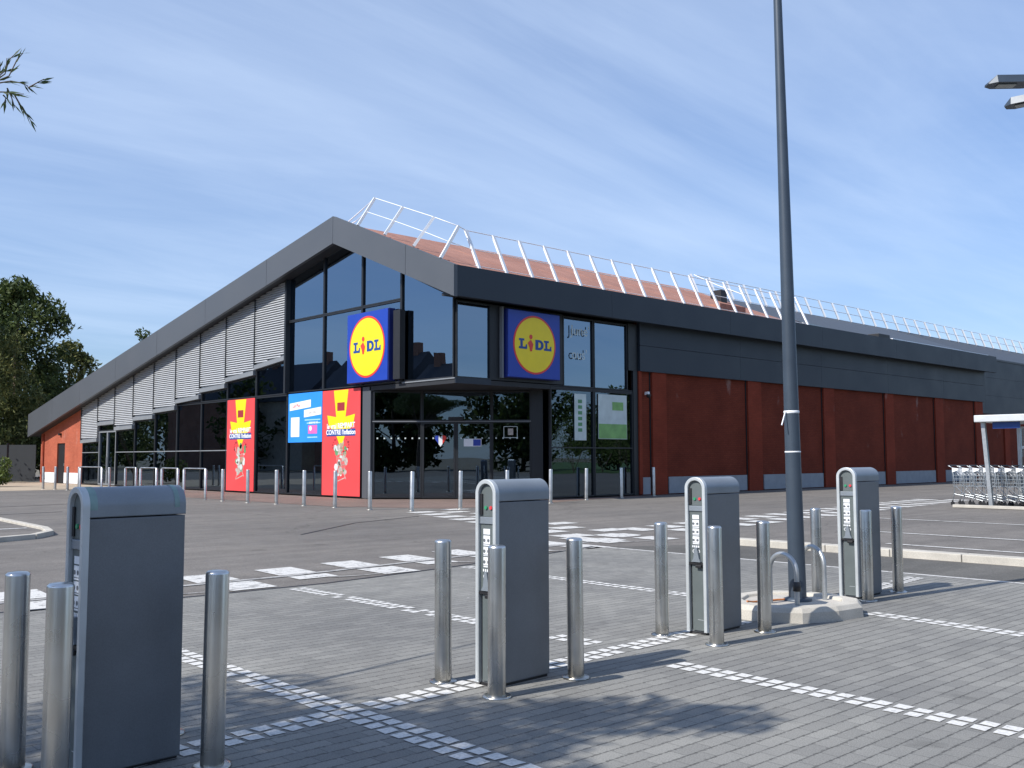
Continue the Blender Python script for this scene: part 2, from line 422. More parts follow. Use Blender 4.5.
sett_line((5.53,9.35),(5.53,4.9)); sett_line((8.2,9.7),(8.15,5.8))
sett_line((5.38,4.15),(5.30,.6)); sett_line((8.38,4.3),(7.80,-1)); 
sett_line((-1.2,row_y(-1.2)),(7.35,row_y(7.35))); sett_line((8.95,row_y(8.95)+.03),(11.4,5.25))
structure(mb, 'white_sett_lines', 'sett')
mb = MB()
def quad(mb, x0, x1, y0, y1, z=.004, sh=0):
    mb.add([(x0,y0,z),(x1,y0,z),(x1+sh,y1,z),(x0+sh,y1,z)], [(0,1,2,3)])
quad(mb, 11.5, 11.58, 1, 10.3)
for x0, ya, yb in ((15.0,2.0,7.6),(17.3,2.0,9.2),(21.2,3.0,11.2)): quad(mb, x0, x0+.12, ya, yb, .0, .25)
# crossing along the pavers: pairs of squares
def cross_y(x): return 9.66+max(0, x-6)*.115
for k in range(-7, 9):
    x = 4.96+1.03*k; y = cross_y(x)
    if x > 2 or True:
        quad(mb, x, x+.52, y+.92, y+1.66, .0, .06)
        if k % 2 == 0: quad(mb, x-.02, x+.52, y+.05, y+.72, .0, .04)
        else: quad(mb, x-.02, x+.50, y+.42, y+.74, .0, .03)
# branch to the entrance
for i in range(10):
    t = i/9; x = 13.0+3.1*t; y = 11.0+9.0*t
    quad(mb, x-.9, x-.15, y, y+.55, .001, .05)
    quad(mb, x+.1+.5*(i % 2), x+.85+.5*(i % 2), y+.5, y+1.0, .001, .05)
# branch along to the trolley park
for k in range(17):
    x = 14.6+1.05*k; y = 11.25+.115*(x-14.6)
    quad(mb, x, x+.55, y+.85, y+1.6, .0, .05); quad(mb, x+.5, x+1.05, y, y+.75, .0, .05)
structure(mb, 'painted_markings', 'paint')
mb = MB()
for a, b in zip(range(-8, 13), range(-7, 14)):
    mb.bar((a, cross_y(a)+.83, -.0015), (b, cross_y(b)+.83, -.0015), .1, .004)
for i in range(5):
    x = 5.2+2.06*i-.35; y = cross_y(x)+.14
    mb.add([(x+.55*math.cos(t)*q, y+.16+.16*math.sin(t)*q, .0015) for q in (1, .8) for t in [PI*1.0+PI*1.1*k/8 for k in range(9)]], [(k, k+1, k+10, k+9) for k in range(8)])
structure(mb, 'faded_markings', 'paint_old')
# asphalt patch seams on the road left
mb = MB()
for pts in ([(4,30),(9,31.5),(14,33)],[(9.5,16),(12,18),(14.5,19)],[(2,25),(7,27),(9,27.4)]):
    for a, b in zip(pts, pts[1:]): mb.bar((*a, -.005), (*b, -.005), .05, .004)
structure(mb, 'tar_seams', 'black')
# kerb on the right
mb = MB()
y = 9.6
while y > -5:
    mb.box((13.38,y-.99,-.02),(13.62,y,.095)); y -= 1.0
structure(mb, 'kerb_right', 'kerb', .012)
# kerbed parking island on the left
pts = [(-6,17.2),(2,17.7),(4.6,18.05),(5.6,18.5),(6.1,19.2),(6.35,20.3),(6.6,24.5),(6.4,27)]
mb = MB()
for a, b in zip(pts, pts[1:]): mb.bar((*a, .03), (*b, .03), .14, .10)
structure(mb, 'kerb_left', 'kerb', .01)
sheet([(-6,17.2),(2,17.7),(4.6,18.05),(5.6,18.5),(6.1,19.2),(6.35,20.3),(6.6,24.5),(6.4,27),(-6,27)], .03, 'parking_island', 'asphalt')
mb = MB()
mb.bar((-2,20.6,.035),(6.2,20.9,.035),.14,.004); mb.bar((-2,23.6,.035),(6.3,23.9,.035),.14,.004)
structure(mb, 'island_lines', 'paint')

# ---------------------------------------------------------------- supermarket
XF, YR, XG = 19.25, 23.4, 18.65
YRIDGE = 29.54
def gtop(y): return 10.03-.176*(y-YRIDGE) if y > YRIDGE else 10.03-.403*(YRIDGE-y)
def gbot(y): return 9.05-.1875*(y-YRIDGE) if y > YRIDGE else 9.05-.403*(YRIDGE-y)
def sof(y): return 9.10-.1755*(y-29.6) if y > 29.6 else 9.10-.43*(29.6-y)
B = empty('supermarket', (24, 40, 0), 0, 'supermarket with dark gable front, glass corner and red side walls', 'building')
BI = Matrix.Translation((-24, -40, 0))
def bp(mb, name, mat, parent=None, bevel=0):
    mb.M = None
    mb.v = [Vector(p) - Vector((24, 40, 0)) for p in mb.v]
    return mb.build(name, mat, parent or B, bevel)
YE = 63.3
# gable fascia, with panel joints as real gaps
joints = [22.72, 25.2, YRIDGE, 34.3, 39.6, 44.6, 49.6, 54.6, 59.0, YE]
for a, b in zip(joints, joints[1:]):
    g = .008; mb = MB(); a2 = a+g; b2 = b-g
    vs = [(XG,a2,gbot(a2)),(XG,b2,gbot(b2)),(XG,b2,gtop(b2)),(XG,a2,gtop(a2))]
    vs += [(XG+.14, y, z) for _, y, z in vs]
    mb.add(vs, [(0,3,2,1),(4,5,6,7),(0,1,5,4),(1,2,6,5),(2,3,7,6),(3,0,4,7)])
    bp(mb, 'fascia_panel', 'clad_gable')
# gable soffit + back board of the joints
mb = MB()
ys = [22.9, YRIDGE, YE-.05]
for a, b in zip(ys, ys[1:]):
    za, zb = gbot(a)+.03, gbot(b)+.03
    mb.add([(XG+.03,a,za),(XG+.03,b,zb),(XF+.1,b,zb),(XF+.1,a,za),(XG+.03,a,za+.12),(XG+.03,b,zb+.12),(XF+.1,b,zb+.12),(XF+.1,a,za+.12)],
           [(0,1,2,3),(7,6,5,4),(0,4,5,1),(1,5,6,2),(2,6,7,3),(3,7,4,0)])
    mb.add([(XG+.10,a,za),(XG+.10,b,zb),(XG+.10,b,gtop(b)-.06),(XG+.10,a,gtop(a)-.06),(XG+.2,a,za),(XG+.2,b,zb),(XG+.2,b,gtop(b)-.06),(XG+.2,a,gtop(a)-.06)],
           [(0,3,2,1),(4,5,6,7),(0,1,5,4),(1,2,6,5),(2,3,7,6),(3,0,4,7)])
bp(mb, 'soffit', 'soffit')
# roof
def roofmesh(x0, x1, ye, ze, yr, zr, yb, zb, th=.12):
    m = MB(); ring = [(ye,ze),(yr,zr),(yb,zb),(yb,zb-th),(yr,zr-th),(ye,ze-th)]
    vs = [(x0,y,z) for y, z in ring]+[(x1,y,z) for y, z in ring]
    return m.add(vs, [(0,1,4,5)[::-1],(1,2,3,4)[::-1],(6,7,10,11),(7,8,9,10)]+[(i,(i+1)%6,6+(i+1)%6,6+i)[::-1] for i in range(6)])
ZR = 9.62
bp(roofmesh(XG+.16, 39.4, 22.95, 7.20, YRIDGE, ZR+.2, 63.2, 3.9), 'roof', 'roof')
mb = MB(); 
for yy in (): 
    z = 7.12+(yy-22.95)*(ZR-7.12)/(YRIDGE-22.95)
    mb.bar((XG+.2,yy,z+.03),(39.3,yy,z+.03),.05,.05)
for xx in range(20, 39, 3): mb.bar((xx,23,7.22),(xx,YRIDGE,ZR+.2),.03,.02)
bp(mb, 'roof_batten', 'roof')
bp(roofmesh(39.4, 60.2, 22.95, 7.18, YRIDGE, ZR+.06, 63.2, 3.96), 'dark_roof', 'roofdark')
# right hand fascia in long panels, with soffit
xs = [18.65, 25.9, 33.1, 40.3, 47.5, 54.0, 60.2]
for a, b in zip(xs, xs[1:]):
    bp(MB().box((a+.004,22.74,6.34),(b-.004,22.9,7.29)), 'eaves_fascia', 'clad')
mb = MB().box((18.8,22.9,6.42),(60.2,YR+.1,6.5)); mb.box((18.8,22.84,6.36),(60.15,22.96,7.2)); bp(mb, 'eaves_soffit', 'soffit')
# cladding band under the fascia: two tiers
for z0, z1 in ((4.6,5.55),(5.565,6.42)):
    xs = [28.0, 34.5, 41.0, 47.5, 54.0, 59.6]
    for a, b in zip(xs, xs[1:]): bp(MB().box((a+.004,YR-.16,z0),(b-.004,YR-.02,z1)), 'cladding_panel', 'clad')
# right wall, pilasters, plinth
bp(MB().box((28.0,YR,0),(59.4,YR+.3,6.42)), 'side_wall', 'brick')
pil = [(28.78,29.62),(35.1,36.1),(41.25,42.2),(47.25,48.15),(53.0,54.0),(58.3,59.35)]
for a, b in pil: bp(MB().box((a,YR-.1,0),(b,YR-.003,4.598)), 'pilaster', 'pilaster')
bp(MB().box((28.0,YR-.1,0.05),(28.16,YR-.003,4.598)), 'pilaster', 'pilaster')
px = 28.2
for a, b in pil:
    bp(MB().box((px+.03,YR-.05,.03),(a-.12,YR-.004,.66)), 'plinth', 'plinth'); px = b+.12
# drainpipe-like dark joint strips beside the pilasters
for a, b in pil:
    bp(MB().box((a-.08,YR-.03,.1),(a-.035,YR-.004,4.59)), 'joint_strip', 'dark')
# small camera at the top of the red wall
w = bp(MB().box((28.32,YR-.24,3.72),(28.44,YR-.1,3.84)), 'camera_bracket', 'white')
m_ = MB().lathe([(.085,0),(.09,.05),(.07,.11),(.02,.13)], 14); m_.v = [Vector((p.x+28.38, p.y+YR-.24, -p.z+3.74)) for p in m_.v]; bp(m_, 'dome_camera', 'black', None)
# far end return wall and back walls of the volume
bp(MB().box((59.4,YR+.02,0),(59.7,62.5,4.0)), 'end_wall', 'brick'); 
mb = MB().add([(59.72,23.2,6.4),(59.72,23.2,7.1),(59.72,YRIDGE,9.5),(59.72,62.8,3.8),(59.72,62.8,3),(59.55,23.2,6.4),(59.55,23.2,7.1),(59.55,YRIDGE,9.5),(59.55,62.8,3.8),(59.55,62.8,3)],
   [(0,4,3,2,1)[::-1],(5,6,7,8,9)[::-1],(0,1,6,5),(1,2,7,6),(2,3,8,7),(3,4,9,8),(4,0,5,9)]); bp(mb, 'end_gable', 'clad')
bp(MB().box((59.45,23.5,4.0),(59.65,62.5,5.0)), 'end_wall', 'clad')
bp(MB().box((XF+.2,62.3,0),(59.4,62.6,3.9)), 'back_wall', 'brick')
# annex further along
bp(MB().box((59.8,27.3,0),(98,27.6,4.4)), 'annex_wall', 'brick')
for k in range(6): bp(MB().box((61+6*k,27.2,0),(61.9+6*k,27.296,4.3)), 'pilaster', 'pilaster')
for z0, z1 in ((4.34,5.6),(5.61,6.85),(6.86,8.15)):
    for k in range(4): bp(MB().box((59.8+9.5*k+.004,27.0,z0),(59.8+9.5*(k+1)-.004,27.19,z1)), 'cladding_panel', 'clad')
bp(roofmesh(60.2, 98, 26.95, 8.22, YRIDGE, 9.68, 60, 8.0), 'dark_roof', 'roofdark')
bp(MB().box((97.8,27.4,0),(98.1,60,8)), 'end_wall', 'brick')
# roof clutter: vents, low upstand, a loose sheet
ro = bp(MB().box((38.0,26.6,8.3),(38.5,27.2,9.25)), 'roof_vent', 'black', None, .02)
ro = bp(MB().box((34.5,24.2,7.5),(36.4,24.9,7.95)), 'roof_upstand', 'roof')
ro = bp(MB().box((47.6,23.7,7.35),(48.8,24.3,7.72)), 'roof_vent', 'black', None, .02)
mb = MB().add([(41.0,23.0,7.32),(49,23.05,7.36),(49,24.2,7.75)], [(0,1,2)]); 
mb = MB().bar((47.5,22.98,7.36),(59.5,22.98,7.34),.12,.05); bp(mb, 'roof_flashing', 'rail')
mb = MB().bar((39.2,23.1,7.42),(41.5,22.98,7.30),.1,.05); mb.bar((38.7,23.5,7.6),(41.3,23.1,7.36),.1,.03); bp(mb, 'roof_flashing', 'galv')

# ---- glazing helpers: everything on a plane given by M (u right, v up, n out)
ML = frame_m((XF,0,0), (0,-1,0), (0,0,1))      # left facade: u = -Y
MR = frame_m((0,YR,0), (1,0,0), (0,0,1))       # right facade: u = +X
def window(M, poly, glassmat='glass', fr=.045, dep=.10, out=.03, gdep=-.03, name='window', frmat='dark', gl_out=None):
    """poly: convex outline in (u, v); frame bars inside it, pane behind"""
    n = len(poly); cx = sum(p[0] for p in poly)/n; cy = sum(p[1] for p in poly)/n
    inner = []
    # inset by fr
    def inset(d):
        res = []
        for i in range(n):
            p0 = Vector(poly[i-1]); p1 = Vector(poly[i]); p2 = Vector(poly[(i+1) % n])
            e1 = (p1-p0).normalized(); e2 = (p2-p1).normalized()
            n1 = Vector((-e1.y, e1.x)); n2 = Vector((-e2.y, e2.x))
            b = (n1+n2); b = b/(b.length**2)*2 if b.length > 1e-6 else n1
            res.append(p1+b*d)
        return res
    area = sum(poly[i-1][0]*poly[i][1]-poly[i][0]*poly[i-1][1] for i in range(n))
    if area < 0: poly = poly[::-1]
    I = inset(fr); O = [Vector(p) for p in poly]
    f = MB(); nn = n
    vs = [(p.x,p.y,out) for p in O]+[(p.x,p.y,out) for p in I]+[(p.x,p.y,out-dep) for p in O]+[(p.x,p.y,out-dep) for p in I]
    fs = []
    for i in range(n):
        j = (i+1) % n
        fs += [(i,j,n+j,n+i),(2*n+j,2*n+i,3*n+i,3*n+j),(n+i,n+j,3*n+j,3*n+i),(j,i,2*n+i,2*n+j)]
    f.add(vs, fs, M=M)
    fo = bp(f, name, frmat)
    P = inset(fr-.012)
    g = MB().prism([(p.x,p.y) for p in P], gdep-.012, gdep, M=M)
    g.v = [Vector(p)-Vector((24,40,0)) for p in g.v]
    g.build('pane', glassmat, fo)
    return fo
MY = [23.8, 26.2, 28.5, 31.0, 33.55, 36.05, 38.55, 41.0, 43.5, 45.95, 48.4, 50.8, 53.15, 55.6]
g_ = .004
# upper glazing above the transom at 3.88
def rectY(a, b, z0, z1): return [(-b+g_, z0), (-a-g_, z0), (-a-g_, z1), (-b+g_, z1)]
def slopeY(a, b, z0, top): return [(-b+g_, z0), (-a-g_, z0), (-a-g_, top(a)), (-b+g_, top(b))]
window(ML, slopeY(23.44, 26.2, 3.9, sof), 'glass_upper')
for a, b in ((26.2,28.5),(28.5,31.0),(31.0,33.55)):
    window(ML, rectY(a, b, 3.9, 6.68), 'glass_upper')
    if b == 31.0:
        window(ML, [(-b+g_,6.69),(-a-g_,6.69),(-a-g_,sof(a)),(-29.6,sof(29.6)),(-b+g_,sof(b))], 'glass_upper')
    else: window(ML, slopeY(a, b, 6.69, sof), 'glass_upper')
# lower glazing
for a, b in ((27.95,28.5),): pass
for i in range(2, len(MY)-1):
    a, b = MY[i], MY[i+1]
    if i < 4: window(ML, rectY(a, b, .04, 3.86), 'glass')
bot = {4:(5.38,5.16),5:(4.95,4.80),6:(4.56,4.48),7:(4.21,4.10),8:(3.82,3.75),9:(3.49,3.46),10:(3.07,3.03),11:(3.37,3.33),12:(2.50,2.43)}
for i in range(4, 13):
    a, b = MY[i], MY[i+1]; za, zb = bot[i]
    fb = lambda y, za=za, zb=zb, a=a, b=b: za+(zb-za)*(y-a)/(b-a)
    if i in (11,):
        # door bay
        window(ML, rectY(a, b, 2.86, 3.3), 'glass')
        dm = bp(MB(M=None).add([], []), 'glazed_door', 'sill')
        D.objects.remove(dm)
        fo = window(ML, rectY(a, (a+b)/2, .04, 2.85), 'glass', .07, name='glazed_door', frmat='sill')
        fo2 = window(ML, rectY((a+b)/2, b, .04, 2.85), 'glass', .07, name='glazed_door', frmat='sill')
        h = MB().bar((XF-.09,(a+b)/2-.12,.8),(XF-.09,(a+b)/2-.12,1.5),.035); h.v = [p-Vector((24,40,0)) for p in h.v]; h.build('handle', 'galv', fo)
    elif za > 3.95:
        window(ML, rectY(a, b, .04, 3.86), 'glass')
        window(ML, slopeY(a, b, 3.88, lambda y: fb(y)-.19), 'glass')
    else:
        window(ML, [(-b+g_,.04),(-a-g_,.04),(-a-g_,fb(a)-.19),(-b+g_,fb(b)-.19)], 'glass')
    # slanted sill under the louvre panel
    vs = []
    for x in (XF-.16, XF+.05):
        vs += [(x,a+.03,fb(a)-.18),(x,b-.03,fb(b)-.18),(x,b-.03,fb(b)-.0),(x,a+.03,fb(a)-.0)]
    bp(MB().add(vs, [(0,3,2,1),(4,5,6,7),(0,1,5,4),(1,2,6,5),(2,3,7,6),(3,0,4,7)]), 'louvre_sill', 'sill')
    # corrugated louvre panel: real horizontal ribs
    mb = MB(); z = min(za, zb)-.0; p = .092
    while z < sof(a):
        # y-extent inside the sloped outline
        lo = a+.03; hi = b-.03
        if sof(hi) < z+p: hi = 29.6+(9.10-(z+p))/.1755
        zz = z+p
        if zb < za and z < fb(lo)-.01:
            lo = max(lo, a+(za-z)/(za-zb)*(b-a)-.02) if za != zb else lo
        if hi > lo+.03:
            mb.add([(XF-.10,lo,z),(XF-.10,hi,z),(XF-.135,hi,z+p*.15),(XF-.135,lo,z+p*.15),(XF-.115,lo,z+p*.60),(XF-.115,hi,z+p*.60),(XF-.06,hi,z+p*.72),(XF-.06,lo,z+p*.72),(XF-.06,lo,z+p),(XF-.06,hi,z+p)],
                   [(1,0,3,2),(2,3,4,5),(5,4,7,6),(6,7,8,9)])
        z += p
    if True:
        mb.add([(XF-.05,a+.03,fb(a)),(XF-.05,b-.03,fb(b)),(XF-.05,b-.03,sof(b)),(XF-.05,a+.03,sof(a)),(XF-.02,a+.03,fb(a)),(XF-.02,b-.03,fb(b)),(XF-.02,b-.03,sof(b)),(XF-.02,a+.03,sof(a))],
               [(0,3,2,1),(4,5,6,7),(0,1,5,4),(1,2,6,5),(2,3,7,6),(3,0,4,7)])
    bp(mb, 'louvre_panel', 'louvre')
    bp(MB().box((XF-.155,b-.025,fb(b)-.1),(XF-.03,b+.025,sof(b)+.05)), 'mullion', 'dark')
bp(MB().box((XF-.17,33.5,3.9),(XF+.02,33.62,8.42)), 'mullion', 'dark')
# thin horizontal glazing bars at chest and eye height
for i in range(5, 13):
    if i == 11: continue
    bp(MB().box((XF-.045,MY[i]+.02,1.72),(XF-.005,MY[i+1]-.02,1.76)), 'glazing_bar', 'sill')
# front red wall, its door and the white base
yd0, yd1 = 58.4, 59.7
def quadwall(y0, y1, z0, top):
    vs = []
    for x in (XF-.02, XF+.28): vs += [(x,y0,z0),(x,y1,z0),(x,y1,top(y1)),(x,y0,top(y0))]
    return MB().add(vs, [(0,3,2,1),(4,5,6,7),(0,1,5,4),(1,2,6,5),(2,3,7,6),(3,0,4,7)])
tp = lambda y: gbot(y)+.05
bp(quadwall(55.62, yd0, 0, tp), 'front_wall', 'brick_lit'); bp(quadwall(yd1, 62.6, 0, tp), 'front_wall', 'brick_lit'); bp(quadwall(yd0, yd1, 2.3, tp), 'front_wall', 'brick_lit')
dr = bp(MB().box((XF+.05,yd0,0),(XF+.12,yd1,2.3)), 'door', 'black'); hb = MB().box((XF+.0,yd0+.12,1.0),(XF+.05,yd0+.2,1.15)); hb.v = [p-Vector((24,40,0)) for p in hb.v]; hb.build('handle', 'galv', dr)
for a, b in ((55.65,yd0-.02),(yd1+.02,61.9)): bp(MB().box((XF-.05,a,.02),(XF-.023,b,.62)), 'plinth', 'plinth_white')
bp(MB().box((XF-.09,61.95,.02),(XF-.023,62.2,gbot(62.2)-.05)), 'pilaster', 'pilaster')
bp(MB().box((XF-.15,59.0,2.75),(XF-.022,59.25,2.88)), 'wall_lamp', 'black')
# right facade glazing
def rectX(a, b, z0, z1): return [(a+g_,z0),(b-g_,z0),(b-g_,z1),(a+g_,z1)]
window(MR, rectX(19.29, 20.72, 3.9, 6.34), 'glass_upper')
window(MR, rectX(24.05, 25.6, 3.84, 6.3), 'glass_upper'); window(MR, rectX(25.62, 27.45, 3.84, 6.3), 'glass_upper')
window(MR, rectX(23.42, 25.6, .04, 3.82), 'glass'); window(MR, rectX(25.62, 27.72, .04, 3.82), 'glass')
bp(MB().box((27.46,YR-.06,4.6),(27.98,YR+.05,6.34)), 'column', 'dark'); bp(MB().box((27.73,YR-.05,.02),(27.98,YR+.05,4.598)), 'column', 'dark')
bp(MB().box((20.73,YR-.02,3.9),(24.04,YR+.1,6.34)), 'dark_infill', 'dark')
bp(MB().box((21.1,YR-.16,3.98),(21.16,YR-.022,6.3)), 'mullion', 'sill')
bp(MB().box((23.42,YR-.02,3.825),(27.73,YR+.03,3.838)), 'glazing_bar', 'dark')
for x in (24.5,): bp(MB().box((23.5,YR-.04,1.72),(27.7,YR-.0,1.76)), 'glazing_bar', 'dark')
# cantilever underside over the entrance, with light strip on its edges
mb = MB().prism([(XF-.02,23.38),(28.0,23.38),(28.0,24.6),(23.6,24.6),(23.3,24.2),(19.5,28.0),(XF-.02,28.0)], 3.72, 3.87); bp(mb, 'canopy_soffit', 'soffit')
bp(MB().box((XF-.05,23.36,3.86),(XF-.022,26.1,3.9)), 'canopy_edge', 'sill'); bp(MB().box((XF-.02,YR-.06,3.72),(20.7,YR-.03,3.9)), 'canopy_edge', 'clad')
# entrance glazing on the chamfer
EU = Vector((.734,-.679,0)).normalized(); E0 = Vector((19.27,27.88,0))
ME = frame_m(E0, EU, (0,0,1))
ent = [0.03, 1.70, 2.87, 4.10, 5.45]
window(ME, [(ent[0],2.66),(ent[1],2.66),(ent[1],3.70),(ent[0],3.70)], 'glass'); window(ME, [(ent[1]+.01,2.66),(ent[3],2.66),(ent[3],3.70),(ent[1]+.01,3.70)], 'glass'); window(ME, [(ent[3]+.01,2.66),(ent[4],2.66),(ent[4],3.70),(ent[3]+.01,3.70)], 'glass')
window(ME, [(ent[0],.04),(ent[1],.04),(ent[1],2.64),(ent[0],2.64)], 'glass'); window(ME, [(ent[3]+.01,.04),(ent[4],.04),(ent[4],2.64),(ent[3]+.01,2.64)], 'glass')
for a, b in ((ent[1]+.01,ent[2]-.005),(ent[2]+.005,ent[3])):
    window(ME, [(a,.03),(b,.03),(b,2.64),(a,2.64)], 'glass', .07, name='sliding_door', out=.06)
bp(MB().box((ent[0]-.02,2.635,.03),(ent[4],2.665,.07), M=ME), 'glazing_bar', 'sill')
bp(MB().box((ent[4]+.005,.02,-.1),(5.86,3.72,.05), M=ME), 'column', 'dark')
bp(MB().box((XF-.02,27.93,.02),(XF+.1,28.42,3.86)), 'column', 'clad_gable')
# sensor, doormat strip
bp(MB().box((ent[2]-.25,2.68,.07),(ent[2]+.25,2.8,.16), M=ME), 'door_sensor', 'black')
# interior: floor, ceiling, far walls
bp(MB().prism([(XF+.15,62.2),(XF+.15,28.1),(23.5,24.2),(59.3,23.8),(59.3,62.2)], -.003, .012), 'interior_floor', 'innerfloor')
bp(MB().box((33,23.8,0),(33.1,62,3.6)), 'interior_wall', 'inner')
mb = MB().prism([(XF+.2,62.2),(XF+.2,36.0),(33,36.0),(33,62.2)], 2.5, 2.55); mb.prism([(XF+.5,35.9),(XF+.5,28.2),(23.6,24.3),(33,24.0),(33,35.9)], 4.0, 4.05); bp(mb, 'interior_ceiling', 'inner')

# ---------------------------------------------------------------- shop contents seen through the glass
SHG = 'shelving units inside the shop'
def shelf(x, y, rz, L, hgt, label, mats):
    e = empty('display_shelf', (x, y, .012), rz, label, 'shelf', SHG)
    mb = MB(); mb.box((-L/2,-.04,0),(L/2,.04,hgt)); mb.box((-L/2,-.45,0),(L/2,.45,.12)); mb.build('shelf_frame', 'sill', e)
    for k in range(1, int(hgt/.4)+1):
        z = .12+.38*(k-1)
        mb = MB()
        for sy in (-1, 1):
            xx = -L/2+.03
            while xx < L/2-.2:
                w = random.uniform(.12,.3); mb.box((xx,sy*.1 if sy > 0 else -.40,z+.02),(xx+w-.02,.40 if sy > 0 else -.1,z+random.uniform(.15,.3))); xx += w
        mb.build('goods', mats[k % len(mats)], e)
        if z > .2:
            mb = MB(); mb.box((-L/2,-.42,z-.02),(L/2,-.041,z)); mb.box((-L/2,.041,z-.02),(L/2,.42,z)); mb.build('shelf_board', 'white', e)
shelf(24.5,52,PI/2,5,1.7,'low shelving seen through the glass beside the red front wall',['carton','lightblue','fruit3'])
shelf(24.0,45,PI/2,5,1.6,'shelving with cartons seen through the middle of the long window row',['lightblue','carton','fruit1'])
shelf(25.5,38,PI/2,4.5,1.9,'tall shelving seen through the glass left of the red arrow poster',['carton','fruit2','lightblue'])
shelf(25.2,30.2,R(45),2.6,1.5,'display shelf with red and orange goods behind the sliding doors',['fruit1','fruit2','carton'])
shelf(29.2,27.0,R(10),3.4,1.6,'shelf with green goods behind the corner glass',['fruit3','palegreen','carton'])
e = empty('checkout_counter', (21.8,40.8,.012), PI/2, 'pale blue checkout counter behind the long window row', 'counter')
MB().box((-1.6,-.4,0),(1.6,.4,.85)).build('counter_base', 'lightblue', e, .03); MB().box((-1.62,-.42,.86),(1.62,.42,.92)).build('counter_top', 'galv', e); MB().box((.9,-.3,.93),(1.2,.3,1.3)).build('till_screen', 'black', e)

# ---------------------------------------------------------------- logo signs
def logo_sign(M, w, h, thick, label, name='shop_sign'):
    e = empty(name, tuple(M.to_translation()), 0, label, 'sign', 'square logo signs of the shop')
    T = Matrix.Translation(-M.to_translation()) @ M
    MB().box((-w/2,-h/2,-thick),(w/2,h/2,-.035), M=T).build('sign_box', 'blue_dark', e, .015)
    face = MB().box((-w/2+.02,-h/2+.02,-.034),(w/2-.02,h/2-.02,0), M=T).build('sign_face', 'blue', e, .008)
    r = .435*h
    MB().prism(circle(0,0,r*1.0,56), .001, .008, M=T).build('ring', 'red', face)
    MB().prism(circle(0,0,r*.935,56), .0085, .013, M=T).build('disc', 'yellow', face)
    k = r*.935
    z0, z1 = .0135, .02
    def L(mb, x, wd, s=1.):
        y0, y1 = -.17*s*k, .20*s*k
        mb.box((x+wd*.18,y0+.001,z0),(x+wd*.46,y1-.001,z1), M=T)
        mb.box((x,y1-.075*k,z0),(x+wd*.66,y1,z1+.001), M=T)
        mb.prism([(x,y0),(x+wd,y0),(x+wd,y0+.17*k),(x+wd*.86,y0+.17*k),(x+wd*.80,y0+.08*k),(x,y0+.08*k)], z0, z1+.002, M=T)
    mb = MB(); L(mb, -.80*k, .40*k); mb.build('letter', 'letter', face)
    mb = MB()
    x0 = .02*k; y0, y1 = -.17*k, .20*k
    # D with a hole
    out = [(x0,y0),(x0+.20*k,y0)]+[(x0+.20*k+.22*k*math.sin(t), (y0+y1)/2-.185*k*math.cos(t)) for t in [PI*i/12 for i in range(1,12)]]+[(x0+.20*k,y1),(x0,y1)]
    inn = [(x0+.15*k,y0+.085*k),(x0+.20*k,y0+.085*k)]+[(x0+.19*k+.10*k*math.sin(t), (y0+y1)/2-.10*k*math.cos(t)) for t in [PI*i/12 for i in range(1,12)]]+[(x0+.20*k,y1-.085*k),(x0+.15*k,y1-.085*k)]
    n = len(out)
    vs = [(*p,z1) for p in out]+[(*p,z1) for p in inn]+[(*p,z0) for p in out]+[(*p,z0) for p in inn]
    fs = []
    for i in range(n):
        j = (i+1) % n; fs += [(i,j,n+j,n+i),(n+i,n+j,3*n+j,3*n+i),(j,i,2*n+i,2*n+j)]
    mb.add(vs, fs, M=T); mb.build('letter', 'letter', face)
    mb = MB(); L(mb, .46*k, .38*k); mb.build('letter', 'letter', face)
    # the tilted red i
    mb = MB().prism(circle(-.205*k,.285*k,.075*k,20,.085*k), z0, z1+.004, M=T)
    mb.prism([(-.36*k,.06*k),(-.21*k,.18*k),(-.09*k,.02*k),(-.16*k,-.24*k),(-.24*k,-.24*k),(-.27*k,-.10*k)], z0, z1+.005, M=T); mb.build('letter', 'red', face)
    return e
logo_sign(frame_m((18.93,27.75,5.2),(0,-1,0),(0,0,1)), 2.46, 2.44, .30, 'sunlit square blue sign with yellow disc on the gable glass above the red poster')
logo_sign(frame_m((22.42,YR-.30,5.12),(1,0,0),(0,0,1)), 2.42, 2.24, .27, 'shaded square blue sign with yellow disc under the long side fascia')
# dark bracket box beside sign one
e = tag(MB().box((XF-.25,25.95,4.0),(XF-.035,26.32,6.3)).build('sign_bracket', 'black'), 'black vertical sign bracket beside the sunlit logo sign on the glass', 'bracket')

